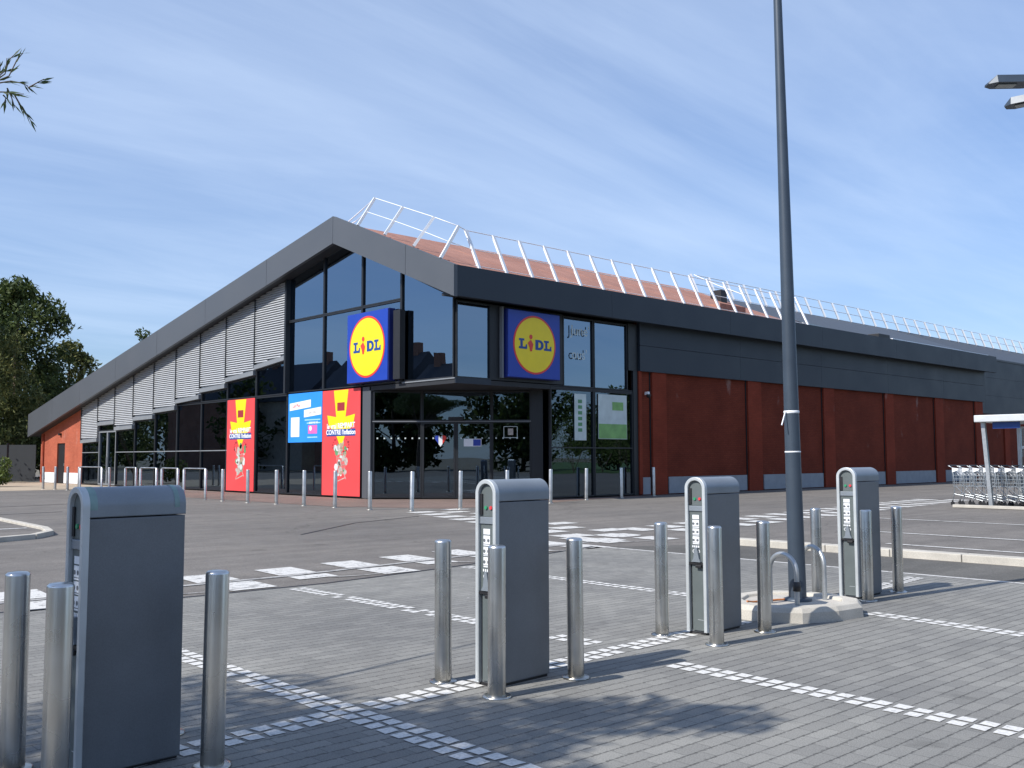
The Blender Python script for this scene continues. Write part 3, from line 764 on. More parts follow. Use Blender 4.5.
# ---------------------------------------------------------------- banners
def poster_red(y0, y1, label):
    w = y1-y0-.08; h = 3.78; M = frame_m((XF-.05,(y0+y1)/2,1.96),(0,-1,0),(0,0,1))
    T = Matrix.Translation(-M.to_translation()) @ M
    e = empty('poster', tuple(M.to_translation()), 0, label, 'poster', 'tall red posters on the glass')
    MB().box((-w/2,-h/2,-.012),(w/2,h/2,.0), M=T).build('poster_sheet', 'banner_red', e)
    top = h/2
    MB().prism([(-.47,top-.02),(.47,top-.02),(.30,top-.98),(.90,top-.90),(.78,top-1.28),(.30,top-1.62),(0,top-2.08),(-.30,top-1.62),(-.78,top-1.28),(-.90,top-.90),(-.30,top-.98)], .001, .004, M=T).build('arrow_print', 'yellow', e)
    MB().box((-.24,top-.76,.0045),(.24,top-.46,.006), M=T).build('small_sign_print', 'maroon', e)
    mb = MB()
    for k in range(16):
        a = k/16*2*PI; x = .52*math.cos(a); y = top-1.98+.26*math.sin(a)
        s = random.uniform(.03,.09); mb.prism([(x-s,y),(x,y-s*.8),(x+s*1.2,y+.01),(x,y+s*.7)], .001, .0035, M=T)
    mb.build('crater_print', 'maroon', e)
    B1 = T @ Matrix.Translation((0,top-1.30,.007)) @ Matrix.Rotation(R(1),4,'Z')
    text_mesh('slogan', 'le vrai REMPART', .26, 'label', B1, e, .001, .006)
    MB().box((-.93,top-1.66,.0062),(.93,top-1.41,.0068), M=T).build('slogan_ground', 'letter', e)
    text_mesh('slogan', "CONTRE l'inflation", .24, 'label', T @ Matrix.Translation((0,top-1.53,.0085)), e, .001, .007)
    # printed trolley full of groceries
    mb = MB()
    for i in range(6): mb.bar((-.28+.02*i,-.42-.14*i,.003),(.36-.02*i,-.36-.14*i,.003),.018,.004, M=T)
    for i in range(8): x = -.26+.085*i; mb.bar((x,-.40,.003),(x*.75+.02,-1.12,.003),.016,.004, M=T)
    mb.bar((-.42,-.1,.003),(-.28,-.45,.003),.03,.004, M=T); mb.bar((-.2,-1.12,.003),(-.34,-1.42,.003),.03,.004, M=T); mb.bar((.24,-1.12,.003),(.36,-1.3,.003),.03,.004, M=T); mb.bar((-.34,-1.42,.003),(.30,-1.25,.003),.03,.004, M=T)
    mb.build('trolley_print', 'greyp', e)
    for nm, mt in (('produce_print','greenp'),('produce_print','greyp'),('produce_print','carton'),('produce_print','paper')):
        mb = MB()
        for i in range(9):
            x = random.uniform(-.36,.44); y = random.uniform(-1.1,.15)*.9; s = random.uniform(.05,.13)
            mb.prism(circle(x*(1-.3*abs(y)),y-.15,s,8,s*random.uniform(.7,1.5)), .0012+.0006*i, .0016+.0006*i, M=T)
        mb.build(nm, mt, e)
poster_red(36.05,38.5,'tall red poster with yellow arrow, left of the two')
poster_red(28.47,31.0,'tall red poster with yellow arrow right of the blue poster')
M = frame_m((XF-.05,32.2,2.93),(0,-1,0),(0,0,1)); T = Matrix.Translation(-M.to_translation()) @ M
e = empty('poster', tuple(M.to_translation()), 0, 'square blue poster with white strips and a pink card', 'poster')
MB().box((-1.21,-.93,-.012),(1.21,.93,0), M=T).build('poster_sheet', 'banner_blue', e)
MB().prism([(-1.1,.28),(.42,.38),(.42,.66),(-1.1,.56)], .001, .004, M=T).build('white_strip', 'label', e)
MB().prism([(-.05,-.0),(1.15,.08),(1.15,.36),(-.05,.28)], .0045, .007, M=T).build('white_strip', 'label', e)
MB().box((-1.0,-.72,.001),(-.38,.02,.004), M=T).build('white_card', 'label', e)
MB().box((.25,-.62,.001),(.88,-.30,.004), M=T).build('pink_card', 'pink', e)
mb = MB().prism(circle(.42,-.42,.09,14), .0045, .006, M=T); mb.build('dot_print', 'label', e)
mb = MB()
for y, a, b in ((-.10,.0,1.1),(-.22,.15,1.1),(-.75,.2,.9)): mb.box((a,y-.02,.001),(b,y+.02,.003), M=T)
mb.build('text_line', 'lightblue', e)
text_mesh('slogan', 'Lidl Plus', .17, 'banner_red', T @ Matrix.Translation((-.62,.455,.006)) @ Matrix.Rotation(R(3.5),4,'Z'), e, .001, .002)
text_mesh('slogan', 'avec vous', .15, 'greyp', T @ Matrix.Translation((.55,.18,.0085)) @ Matrix.Rotation(R(3.5),4,'Z'), e, .001, .002)
text_mesh('slogan', 'scannez ici', .14, 'label', T @ Matrix.Translation((.62,-.2,.0045)), e, .001, .003)
# handwriting on the corner glass
e = empty('window_lettering', (24.9,YR,5.4), 0, 'faint white hand lettering on the upper glass right of the shaded sign', 'lettering')
text_mesh('lettering_line', "June'", .50, 'paper', frame_m((.0,-.045,.42),(1,0,0),(0,0,1)), e, .002, 0)
text_mesh('lettering_line', "ous'", .50, 'paper', frame_m((-.06,-.045,-.42),(1,0,0),(0,0,1)), e, .002, 0)
# sheets inside the corner glass
e = tag(MB().box((24.62,YR-.005,2.0),(25.22,YR+.002,3.62)).build('window_poster', 'paper'), 'narrow pale poster with dark letters inside the corner glass', 'poster')
mb = MB()
for k in range(6): mb.box((24.8,YR-.012,2.3+.2*k),(25.0,YR-.007,2.42+.2*k)); 
mb.build('poster_print', 'greenp', e)
e = tag(MB().box((25.85,YR-.005,2.06),(27.4,YR+.002,3.66)).build('window_poster', 'paper'), 'wide pale green poster inside the right hand corner glass', 'poster')
mb = MB(); mb.box((25.87,YR-.012,2.08),(27.38,YR-.007,2.6)); mb.box((26.6,YR-.012,3.1),(27.2,YR-.007,3.4)); mb.build('poster_print', 'palegreen', e)
# door stickers
T = ME
e = empty('door_sticker', tuple(ME @ Vector((2.35,1.98,.1))), 0, 'heart shaped blue white and red sticker on the sliding door', 'sticker')
TT = Matrix.Translation(-(ME @ Vector((2.35,1.98,.1)))) @ ME @ Matrix.Translation((2.35,1.98,.065))
def heart(x0, x1):
    pts = []
    def hy(x, topside):
        a = abs(x)/.20
        return (.10+.09*math.sqrt(max(0,1-((a-.5)/.5)**2)))*1. if topside else -.20+.28*a
    n = 8; xs = [x0+(x1-x0)*i/n for i in range(n+1)]
    return [(x, hy(x, False)) for x in xs]+[(x, max(hy(x, True), hy(x, False)+.001)) for x in xs[::-1]]
MB().prism(heart(-.2,-.068), .001, .004, M=TT).build('stripe', 'flagblue', e); MB().prism(heart(-.066,.066), .001, .004, M=TT).build('stripe', 'label', e); MB().prism(heart(.068,.2), .001, .004, M=TT).build('stripe', 'red', e)
c = ME @ Vector((3.45,1.92,.07))
e = empty('door_notice', tuple(c), 0, 'small white and blue notice on the sliding door', 'notice')
TT = Matrix.Translation(-c) @ ME @ Matrix.Translation((3.45,1.92,.066))
MB().box((-.3,-.13,0),(.3,.13,.004), M=TT).build('notice_sheet', 'label', e); MB().box((.02,-.11,.0045),(.28,.11,.006), M=TT).build('print', 'flagblue', e)
c = ME @ Vector((4.75,2.28,.02))
e = empty('door_notice', tuple(c), 0, 'framed opening hours notice on the fixed pane right of the sliding doors', 'notice')
TT = Matrix.Translation(-c) @ ME @ Matrix.Translation((4.75,2.28,-.02))
mb = MB()
for a in ((-.24,-.2,.24,-.18),(-.24,.18,.24,.2),(-.24,-.2,-.22,.2),(.22,-.2,.24,.2)): mb.box((a[0],a[1],0),(a[2],a[3],.005), M=TT)
mb.build('notice_frame', 'paper', e); MB().box((-.09,-.1,0),(.09,.12,.005), M=TT).build('print', 'greyp', e)
mb = MB()
for u in [i*.24+.15 for i in range(22)]: mb.box((u,2.05,-.02),(u+.05,2.10,-.012), M=ME)
tag(mb.build('safety_dots', 'paper'), 'row of small white safety dots across the entrance glass', 'sticker strip')

# ---------------------------------------------------------------- roof guardrails
e = empty('roof_guardrail', (18.7,22.9,7.3), 0, 'white leaning guardrail along the gable edge and red roof eaves', 'guardrail')
o0 = Vector((18.7,22.9,7.3))
def rl(mb): mb.v = [p-o0 for p in mb.v]; return mb
gp = [((18.75,28.1,9.45),(19.35,27.95,10.5)),((18.75,26.5,8.85),(19.35,26.3,9.86)),((18.75,24.9,8.2),(19.35,24.6,9.2)),((18.75,23.5,7.6),(19.35,23.35,8.68))]
tops = []; mids = []
for a, b in gp:
    rl(MB().bar(a, b, .11, .09)).build('post', 'rail', e)
    tops.append(Vector(b)); mids.append(Vector(a).lerp(Vector(b), .5))
mb = MB(); TP = [Vector((19.9,29.5,10.5))]+tops
TP2 = TP+[Vector((19.77,23.5,8.64))]
mb.tube(TP2, .015, 6)
mb.tube([Vector((19.6,29.5,10.0))]+mids+[Vector((19.8,23.2,7.98))], .013, 6); mb.tube([(19.9,29.5,10.5),(19.6,31.0,9.75)], .02, 6); mb.tube([(19.6,29.5,10.0),(19.4,30.3,9.75)], .02, 6); 
rl(mb).build('rail', 'rail', e)
ex = [19.85+1.165*i for i in range(16)]+[39.4]
for x in ex: rl(MB().bar((x,22.9,7.27),(x-.08,23.5,8.64),.11,.07)).build('post', 'rail', e)
for t, r in ((1.0,.016),(.52,.013),(.1,.012)):
    rl(MB().tube([(19.7,22.9+.6*t,7.27+1.37*t),(39.4,22.9+.6*t,7.27+1.37*t-.05)], r, 6)).build('rail', 'rail', e)
e = empty('roof_guardrail', (40,29.5,9.65), 0, 'long white guardrail on the ridge of the dark rear roof', 'guardrail'); o0 = Vector((40,29.5,9.65))
x = 40.0
while x < 96:
    rl(MB().bar((x,29.35,9.62),(x-.3,29.6,10.62),.11,.09)).build('post', 'rail', e); x += 1.55
for t in (1, .5): rl(MB().tube([(40,29.35+.25*t,9.62+1.0*t),(96,29.35+.25*t,9.62+1.0*t)], .02, 6)).build('rail', 'rail', e)
rl(MB().tube([(40,29.6,10.62),(40,28.2,9.9),(39.9,26.6,9.2)], .02, 6)).build('rail', 'rail', e)

# ---------------------------------------------------------------- charging posts
def arch_poly(w, h, n=16):
    r = w/2
    return [(-r,0),(r,0)]+[(r*math.cos(PI*i/n), h-r+r*math.sin(PI*i/n)) for i in range(n+1)]
CL, CW, CH = .485, .168, 1.25
def charger(label, tape=False):
    """front faces -X; body runs along +X"""
    e = empty('charging_post', (0,0,0), 0, label, 'charging post', 'charging posts in a row between the bays')
    T = frame_m((0,0,0), (0,-1,0), (0,0,1))       # n = -X
    r = CW/2; zc = CH-r; 
    def ex(poly, x0, x1): return MB().prism(poly, -x1, -x0, M=T, smooth=False)
    body = [(-r,.015),(r,.015),(r,zc-.05),(-r,zc-.05)]
    ex(body, .022, CL).build('body', 'charger', e, .006)
    n = 32; cap = [(-r-.004,zc-.045),(r+.004,zc-.045)]+[((r+.004)*math.cos(PI*i/n), zc+(r+.004)*math.sin(PI*i/n)) for i in range(n+1)]
    c_ = ex(cap, .02, CL+.002).build('cap', 'charger_cap', e, .005)
    MB().box((-r-.01,0,-.0),(r+.01,.014,.0)) if 0 else None
    MB().box((.01,-r+.01,0),(CL-.01,r-.01,.016)).build('base', 'black', e)
    # light trim ring
    w = .021; outp = [(r+.006,.02)]+[((r+.006)*math.cos(PI*i/n), zc+(r+.006)*math.sin(PI*i/n)) for i in range(n+1)]+[(-r-.006,.02)]
    inp = [(r-w,.02)]+[((r-w)*math.cos(PI*i/n), zc+(r-w)*math.sin(PI*i/n)) for i in range(n+1)]+[(-r+w,.02)]
    m = len(outp); vs = [(*p,.010) for p in outp]+[(*p,.010) for p in inp]+[(*p,-.019) for p in outp]+[(*p,-.03) for p in inp]; fs = []
    for i in range(m-1):
        j = i+1; fs += [(i,j,m+j,m+i)[::1],(m+i,m+j,3*m+j,3*m+i),(j,i,2*m+i,2*m+j),(2*m+i,2*m+j,3*m+j,3*m+i)]
    fs += [(0,m,3*m,2*m),(m-1,2*m-1,4*m-1,3*m-1)]
    MB().add(vs, fs, M=T).build('trim', 'trim', e, .004)
    # front: control head (recessed, darker), display field, lower flap
    q = r-w-.001
    head = [(-q,zc-.14),(q,zc-.14)]+[(q*math.cos(PI*i/n), zc+q*math.sin(PI*i/n)) for i in range(n+1)]
    MB().prism(head, -.028, -.012, M=T).build('control_head', 'charger_front', e)
    MB().box((-q,zc-.185,-.03),(q,zc-.142,-.004), M=T).build('crossbar', 'charger_cap', e, .003)
    MB().box((-q,zc-.13,-.011),(-q+.022,zc-.0,-.004), M=T).build('card_slot', 'black', e)
    for u, mt in ((-.012,'ledgreen'),(.032,'ledred')):
        m_ = MB().prism(circle(u,zc-.085,.0115,16), -.0115, -.004, M=T); m_.build('button', mt, e)
    MB().box((-q,.57,-.028),(q,zc-.187,-.012), M=T).build('display_panel', 'charger_front', e)
    mb = MB()
    z = zc-.215
    for hh in (.034,.062,.056,.062):
        mb.box((-.036,z-hh,-.0115),(.022,z,-.0095), M=T)
        z -= hh+.007
    for i in range(4): mb.box((-.04+.017*i,z-.02,-.0115),(-.03+.017*i,z-.004,-.0095), M=T)
    z -= .05
    sh = mb.build('info_stickers', 'label', e)
    mb = MB()
    zz = zc-.215-.034-.007
    for rr in range(3):
        for i in range(2): mb.prism(circle(-.027+.034*i,zz-.03,.011,10), -.0094, -.0088, M=T)
        mb.box((-.04,zz-.054,-.0094),(.022,zz-.050,-.0088), M=T)
        zz -= .066
    mb.build('sticker_print', 'charger', sh)
    for u in (-.028, .014):
        a = circle(u*.85,z,.015,16); b = circle(u*.85,z,.010,16); k = 16
        MB().add([(*p,-.0105) for p in a]+[(*p,-.0105) for p in b], [(i,(i+1)%k,k+(i+1)%k,k+i) for i in range(k)], M=T).build('round_symbol', 'label', e)
    # socket hood with hook
    MB().prism([(-.038,.575),(.042,.575),(.03,.60),(.012,.69),(-.008,.69),(-.02,.60)], -.0115, .012, M=T).build('socket_hood', 'charger_cap', e, .003)
    MB().box((-q+.0,.553,-.03),(q-.0,.569,.004), M=T).build('ledge', 'black', e)
    MB().box((.0,.53,-.02),(.05,.552,.018), M=T).build('plug', 'black', e, .004)
    MB().box((-q+.018,.03,-.028),(q,.552,-.010), M=T).build('lower_flap', 'charger_front', e)
    MB().box((-q,.03,-.028),(-q+.016,.552,-.022), M=T).build('shadow_gap', 'black', e)
    mb = MB().bar((.0,.115,-.0095),(.05,.115,-.0095),.003,.002, M=T); mb.build('lock_mark', 'trim', e)
    if tape:
        for x0, x1 in ((.022,.058),(CL-.055,CL-.03)):
            ro = r+.0055; pts = [(ro*math.cos(t), zc+ro*math.sin(t)) for t in [R(-8)+R(196)*i/n for i in range(n+1)]]
            ri = r+.003; pi_ = [(ri*math.cos(t), zc+ri*math.sin(t)) for t in [R(-8)+R(196)*i/n for i in range(n+1)]]
            vs = []
            for xx in (x0, x1): vs += [(-xx, 0, 0)]*0
            mbx = MB(); A = [(p[0],p[1],-x0) for p in pts]; Bq = [(p[0],p[1],-x1) for p in pts]; kk = len(pts)
            mbx.add(A+Bq, [(i,i+1,kk+i+1,kk+i) for i in range(kk-1)], M=T).build('tape_band', 'tape', e)
    return e
chs = [charger('nearest grey charging post with pale green bands on its cap at the left edge', True)]
base = charger('second grey charging post from the left, in the middle of the paved bays')
chs += [base, copy_tree(base), copy_tree(base)]
chs[2]['label'] = 'grey charging post beside the round topped hoop, just left of the lamp post'
chs[3]['label'] = 'rearmost grey charging post, right of the lamp post'
TILT = math.atan(.055)
for c, (x, y, s, hz) in zip(chs, ((1.56,4.555,.98,1.015),(4.035,4.595,1.0,1.008),(6.42,4.775,1.06,.988),(9.12,4.93,1.12,1.03))):
    c.location = (x, y, 0); c.rotation_euler = (0,0,TILT); c.scale = (s,s,hz)

# ---------------------------------------------------------------- bollards
def bollard(r, h, mat, segs=28):
    e = empty('bollard', (0,0,0))
    MB().lathe([(r,.0),(r,h-.018),(r*.97,h-.010),(r*.8,h-.003),(r*.4,h),(0.001,h+.001)], segs).build('post', mat, e)
    MB().lathe([(r*1.62,0),(r*1.62,.008),(r*1.5,.012),(r*1.02,.013)], segs).build('base_plate', mat, e)
    return e
bs = [((1.415,4.86),'leftmost steel bollard at the left edge of the photo, left of the nearest charging post'),
      ((1.42,4.31),'steel bollard overlapping the front edge of the nearest charging post'),
      ((2.095,4.28),'steel bollard just right of the nearest charging post'),
      ((2.165,4.93),'steel bollard mostly hidden behind the nearest charging post'),
      ((3.92,4.875),'steel bollard standing left of the second charging post'),
      ((3.905,4.355),'steel bollard in front of the second charging post face'),
      ((4.605,4.38),'steel bollard at the right rear of the second charging post'),
      ((6.195,4.95),'steel bollard left of the third charging post'),
      ((6.165,4.41),'steel bollard in front of the third charging post face'),
      ((6.90,4.47),'steel bollard between the third charging post and the lamp post'),
      ((8.985,5.20),'steel bollard between the lamp post and the rearmost charging post'),
      ((9.09,4.72),'steel bollard in front of the rearmost charging post'),
      ((9.91,4.81),'steel bollard right of the rearmost charging post, leaning slightly')]
b0 = bollard(.0535, .885, 'steel')
for i, ((x, y), lab) in enumerate(bs):
    o = b0 if i == 0 else copy_tree(b0)
    o.location = (x, y, .001); o.rotation_euler = (random.uniform(-.008,.008), random.uniform(-.008,.008), random.uniform(0,6))
    tag(o, lab, 'bollard', 'steel bollards around the charging posts')
    if i == 10: o.scale.z = 1.0
    if i == 12: o.rotation_euler = (0.02,-.03,0)
# building front bollards
fb = [(15.06,48.54,'slim bollard farthest left, before the red front wall door'),(15.25,47.48,'slim bollard before the dark door in the red front wall'),
 (15.35,46.13,'slim bollard before the white base right of the dark door'),(15.2,44.25,'slim bollard at the seam of red front wall and glass'),
 (15.22,40.79,'slim bollard before the glazed side door of the shop'),
 (15.01,30.3,'slim bollard just left of the first red poster'),(15.0,28.55,'slim bollard in front of the first red poster'),
 (15.2,27.1,'slim bollard between the first red poster and the blue poster'),(15.23,25.53,'slim bollard below the blue poster'),
 (15.33,24.01,'slim bollard in front of the red poster beside the blue one'),(15.32,22.25,'slim bollard left of the entrance pane'),
 (15.73,20.91,'tilted slim bollard in front of the heart sticker door'),(17.28,20.77,'slim bollard in front of the right sliding door'),
 (19.11,20.86,'slim bollard behind the second charging post before the entrance'),(21.52,21.5,'slim bollard right of the second charging post before the corner glass'),
 (24.0,22.3,'slim bollard in the middle of the corner glass'),(25.9,22.4,'slim bollard at the right end of the corner glass'),(28.1,22.75,'slim bollard in front of the red side wall')]
b1 = bollard(.058, 1.13, 'steel2', 16)
for i, (x, y, lab) in enumerate(fb):
    o = b1 if i == 0 else copy_tree(b1)
    o.location = (x, y, -.004); o.rotation_euler = (random.uniform(-.012,.012), random.uniform(-.012,.012), 0)
    if 'tilted' in lab: o.rotation_euler = (-.055, .055, 0)
    if i < 5: o.scale = (1,1,.93)
    tag(o, lab, 'bollard', 'slim bollards along the shop front')
# square topped hoops along the glass
def hoop(L, h=1.06, r=.04):
    e = empty('trolley_hoop', (0,0,0))
    MB().tube([(0,0,0),(0,0,h-.05),(0,.02,h-.015),(0,.08,h),(0,L-.08,h),(0,L-.02,h-.015),(0,L,h-.05),(0,L,0)], [r*1.2,r*1.2,r*.8,r*.55,r*.55,r*.8,r*1.2,r*1.2], 10).build('hoop_tube', 'steel2', e)
    mb = MB()
    for y in (0, L): m_ = MB().lathe([(r*1.8,0),(r*1.8,.01),(r,.012)], 12); mb.add([Vector(p)+Vector((0,y,0)) for p in m_.v], m_.f)
    mb.build('base_plate', 'galv', e)
    return e
h0 = hoop(1.55)
hp = [((15.0,31.55),1.7,'square topped steel hoop nearest the first red poster'),((15.0,33.75),1.38,'square topped steel hoop, second from the first red poster'),((15.0,35.6),1.47,'square topped steel hoop, third from the first red poster'),
      ((15.02,37.55),1.06,'square topped steel hoop right of the glazed side door'),((15.1,41.35),2.5,'square topped steel hoop between the red wall and the glazed side door')]
for i, ((x, y), L, lab) in enumerate(hp):
    o = h0 if i == 0 else copy_tree(h0)
    o.location = (x, y, -.004); tag(o, lab, 'hoop', 'square topped hoops before the long window row')
    o.scale = (1, L/1.55, 1)

# ---------------------------------------------------------------- lamp post and its island
e = empty('concrete_island', (7.9,4.85,0), 0, 'pale concrete kerb island around the foot of the lamp post', 'kerb island')
ip = [(7.28,4.74),(7.46,4.46),(7.80,4.31),(8.14,4.27),(8.40,4.42),(8.52,4.75),(8.48,5.12),(8.22,5.38),(7.85,5.43),(7.48,5.28),(7.28,5.05)]
ip = [(x-7.9,y-4.85) for x, y in ip]
def ringmesh(s0, s1, z0, z1):
    return [(x*s0,y*s0,z0) for x, y in ip], [(x*s1,y*s1,z1) for x, y in ip]
mb = MB(); n = len(ip)
rings = [[(x*s,y*s,z) for x, y in ip] for s, z in ((1.0,-.01),(.985,.085),(.93,.125),(.72,.128),(.70,.10))]
vs = sum(rings, []); fs = []
for k in range(len(rings)-1):
    for i in range(n): j = (i+1) % n; fs.append((k*n+i,k*n+j,(k+1)*n+j,(k+1)*n+i))
mb.add(vs, fs); mb.build('kerb_ring', 'kerb', e, .008)
MB().add([(x*.705,y*.705,.102) for x, y in ip], [tuple(range(n))]).build('infill', 'concrete', e)
lp = empty('street_lamp', (8.0,4.83,.10), 0, 'tall tapered dark blue grey lamp post rising from the concrete island', 'street lamp')
lp.rotation_euler = Vector((-.0095*rt.x, -.0095*rt.y, 1)).to_track_quat('Z', 'Y').to_euler()
MB().tube([(0,0,0),(0,0,3),(0,0,6),(0,0,7.6)], [.079,.058,.036,.03], 28).build('pole', 'post', lp)
MB().lathe([(.125,0),(.125,.02),(.10,.03),(.085,.035)], 24).build('base_flange', 'post', lp)
MB().box((-.079,-.04,.42),(-.06,.04,.95)).build('access_hatch', 'post', lp, .004)
for z in (1.70,):
    m_ = MB().lathe([(.068,z),(.0705,z+.003),(.0705,z+.022),(.068,z+.025)], 24); m_.build('cable_tie', 'label', lp)
MB().bar((.04,-.065,1.72),(.10,-.12,1.59),.008,.012).build('cable_tie', 'label', lp)
MB().lathe([(.069,1.34),(.072,1.342),(.072,1.352),(.069,1.355)], 20).build('cable_tie', 'label', lp)
MB().tube([(0,0,7.55),(.3,.12,7.7),(.7,.3,7.72)], .025, 8).build('arm', 'post', lp)
m_ = MB().box((.6,.18,7.68),(1.35,.5,7.77)); m_.build('lamp_head', 'post', lp, .02)
def arch_hoop(loc, rz, w, h, label, mat='galv', strap=False):
    e = empty('cycle_hoop', loc, rz, label, 'hoop', 'round topped hoops guarding the lamp post')
    pts = [(0,0,0)]+[(w/2-w/2*math.cos(PI*i/14), 0, h-w/2+w/2*math.sin(PI*i/14)) for i in range(15)]+[(w,0,0)]
    MB().tube(pts, .021, 14).build('hoop_tube', mat, e)
    if strap:
        MB().lathe([(.022,.14),(.034,.142),(.034,.22),(.022,.222)], 14, M=Matrix.Translation((w,0,0))).build('strap', 'black', e)
    return e
arch_hoop((7.68,4.91,.10), math.atan2(-.30,-.06), .31, .45, 'round topped steel hoop in front of the lamp post', 'galv', True)
arch_hoop((8.34,4.99,.10), math.atan2(-.30,-.12), .33, .47, 'round topped steel hoop behind the lamp post on the right', 'galv')
tag(MB().tube([(7.42,4.98,.138),(7.55,5.02,.115),(7.7,4.98,.112),(7.85,4.95,.112),(7.93,4.88,.115)], .008, 6).build('cable', 'cable'), 'thin orange cable lying on the concrete island', 'cable')
# twin head lamp beyond the right edge
l2 = empty('street_lamp', (17.9,4.6,0), 0, 'double headed dark street lamp whose heads enter at the right edge', 'street lamp')
MB().tube([(0,0,0),(0,0,4),(0,0,7.7)], [.09,.07,.05], 20).build('pole', 'post', l2)
def head(dx, dy, name='lamp_head'):
    d = Vector((dx,dy,0)); L = d.length; u = d.normalized(); s = Vector((-u.y,u.x,0))
    MB().tube([(0,0,7.5),tuple(u*(L-.85)+Vector((0,0,7.54)))], .03, 8).build('arm', 'post', l2)
    mb = MB(); zb = 7.47
    a = [(L-.95,.11),(L-.6,.16),(L-.12,.16),(L,.08)]
    vs = []
    for t, w in a:
        for sg in (-1, 1): vs.append(tuple(u*t+s*w*sg+Vector((0,0,zb))))
        for sg in (-1, 1): vs.append(tuple(u*t+s*w*.8*sg+Vector((0,0,zb+(.13 if t < L-.1 else .03)))))
    fs = [(0,1,3,2)[::-1],(12,13,15,14)]
    for k in range(3):
        o = 4*k; fs += [(o,o+4,o+5,o+1)[::-1],(o+2,o+3,o+7,o+6),(o,o+2,o+6,o+4)[::-1],(o+1,o+5,o+7,o+3)[::-1]]
    mb.add(vs, fs); h = mb.build(name, 'post', l2)
    mb = MB(); c = [u*(L-.45)-s*.08, u*(L-.16)-s*.08, u*(L-.16)+s*.08, u*(L-.45)+s*.08]
    mb.add([(p.x,p.y,zb-.004) for p in c]+[(p.x,p.y,zb-.018) for p in c], [(0,1,2,3),(7,6,5,4),(0,4,5,1),(1,5,6,2),(2,6,7,3),(3,7,4,0)]); mb.build('lens', 'lens', h)
head(-1.57, 1.55); head(-.25, 1.75)

# ---------------------------------------------------------------- trolley shelter and trolleys
sh = empty('trolley_shelter', (27.8,10.95,0), 0, 'flat roofed trolley shelter with pale frame at the right edge', 'shelter')
# local axes: row runs along -Y; open side towards -X
SL = 6.5
rr = MB().box((-.25,-SL,2.34),(2.6,.12,2.53)).build('shelter_roof', 'roofedge', sh, .02)
for y in (-.12, -SL+.2):
    MB().bar((-.02,y-.06,0),(-.02,y+.08,2.34),.10,.10).build('post', 'galv', sh); MB().bar((2.3,y,0),(2.3,y,2.34),.08,.08).build('post', 'galv', sh)
MB().box((-.06,-1.0,2.16),(-.02,-.3,2.335)).build('shelter_sign', 'letter', sh)
MB().box((2.24,-SL+.3,.25),(2.26,-.2,2.2)).build('glass_panel', 'shelterglass', sh)
mb = MB()
for i in range(28): mb.box((2.222,-.3-.22*i,1.62),(2.232,-.22-.22*i,1.70))
mb.build('safety_dots', 'white', sh)
MB().box((2.2,-SL+.3,2.2),(2.3,-.2,2.26)).build('top_bar', 'galv', sh)
mb = MB().box((-.45,-SL,0),(-.25,.7,.08)); mb.build('shelter_kerb', 'kerb', sh, .01)
def trolley():
    """faces -Y; handle at +Y"""
    e = empty('shopping_trolley', (0,0,0))
    mb = MB(); w0, w1 = .27, .20      # half widths rear/front
    yb, yf = 0.0, -.82
    zt0, zt1, zb0, zb1 = .98, .86, .62, .50
    def P(s, t, k):   # s side(-1..1), t along 0..1, k height 0..1
        w = w0+(w1-w0)*t; z0 = .50+.03*t; z1 = .98-.06*t
        return (s*w*(1-.12*(1-k)), yb+(yf-yb)*t, z0+(z1-z0)*k)
    r = .0062
    for s in (-1, 1):
        for k in range(6): mb.bar(P(s,0,k/5), P(s,1,k/5), r*2, r*2)
        for t in range(10): mb.bar(P(s,t/9,0), P(s,t/9,1), r*1.7, r*1.7)
    for k in range(6): mb.bar(P(-1,1,k/5), P(1,1,k/5), r*2, r*2)
    for s in range(5): mb.bar(P(-1+s/2,1,0), P(-1+s/2,1,1), r*1.7, r*1.7)
    for t in range(6): mb.bar(P(-1,t/5,0), P(1,t/5,0), r*1.7, r*1.7)
    mb.build('basket', 'trolley', e)
    mb = MB()
    for s in (-1, 1):
        mb.tube([(s*.27,.10,1.03),(s*.27,.0,.98),(s*.25,-.05,.55),(s*.25,-.02,.30),(s*.25,.02,.13)], .013, 6)
        mb.tube([(s*.25,-.02,.30),(s*.2,-.45,.22),(s*.17,-.80,.13)], .012, 6); mb.tube([(s*.25,-.05,.52),(s*.2,-.35,.24)], .010, 6)
    mb.tube([(-.2,-.45,.22),(.2,-.45,.22)], .01, 6)
    mb.build('frame', 'trolley', e)
    MB().tube([(-.28,.11,1.035),(.28,.11,1.035)], .018, 8).build('handle', 'handle', e)
    MB().add([(-.24,-.02,.97),(.24,-.02,.97),(.24,-.16,.78),(-.24,-.16,.78),(-.24,-.03,.965),(.24,-.03,.965),(.24,-.17,.775),(-.24,-.17,.775)], [(0,1,2,3),(7,6,5,4),(0,4,5,1),(2,6,7,3),(1,5,6,2),(0,3,7,4)]).build('child_seat', 'flap', e)
    for sx in (-1, 1):
        MB().add([(sx*.285+q,y,z) for q in (-.004,.004) for y, z in ((.0,.985),(-.19,.955),(-.15,.915),(.0,.86))], [(0,1,2,3),(7,6,5,4),(0,4,5,1),(1,5,6,2),(2,6,7,3),(3,7,4,0)]).build('side_flap', 'flap', e)
    for x, y in ((-.25,.03),(.25,.03),(-.17,-.80),(.17,-.80)):
        mb = MB().tube([(x-.012,y,.055),(x+.012,y,.055)], .055, 12); mb.bar((x,y,.06),(x,y,.14),.03,.03); mb.build('wheel', 'black', e)
    return e
t0 = trolley()
ords = ['first', 'second', 'third', 'fourth', 'fifth', 'sixth', 'seventh', 'eighth', 'ninth', 'tenth', 'eleventh', 'twelfth']
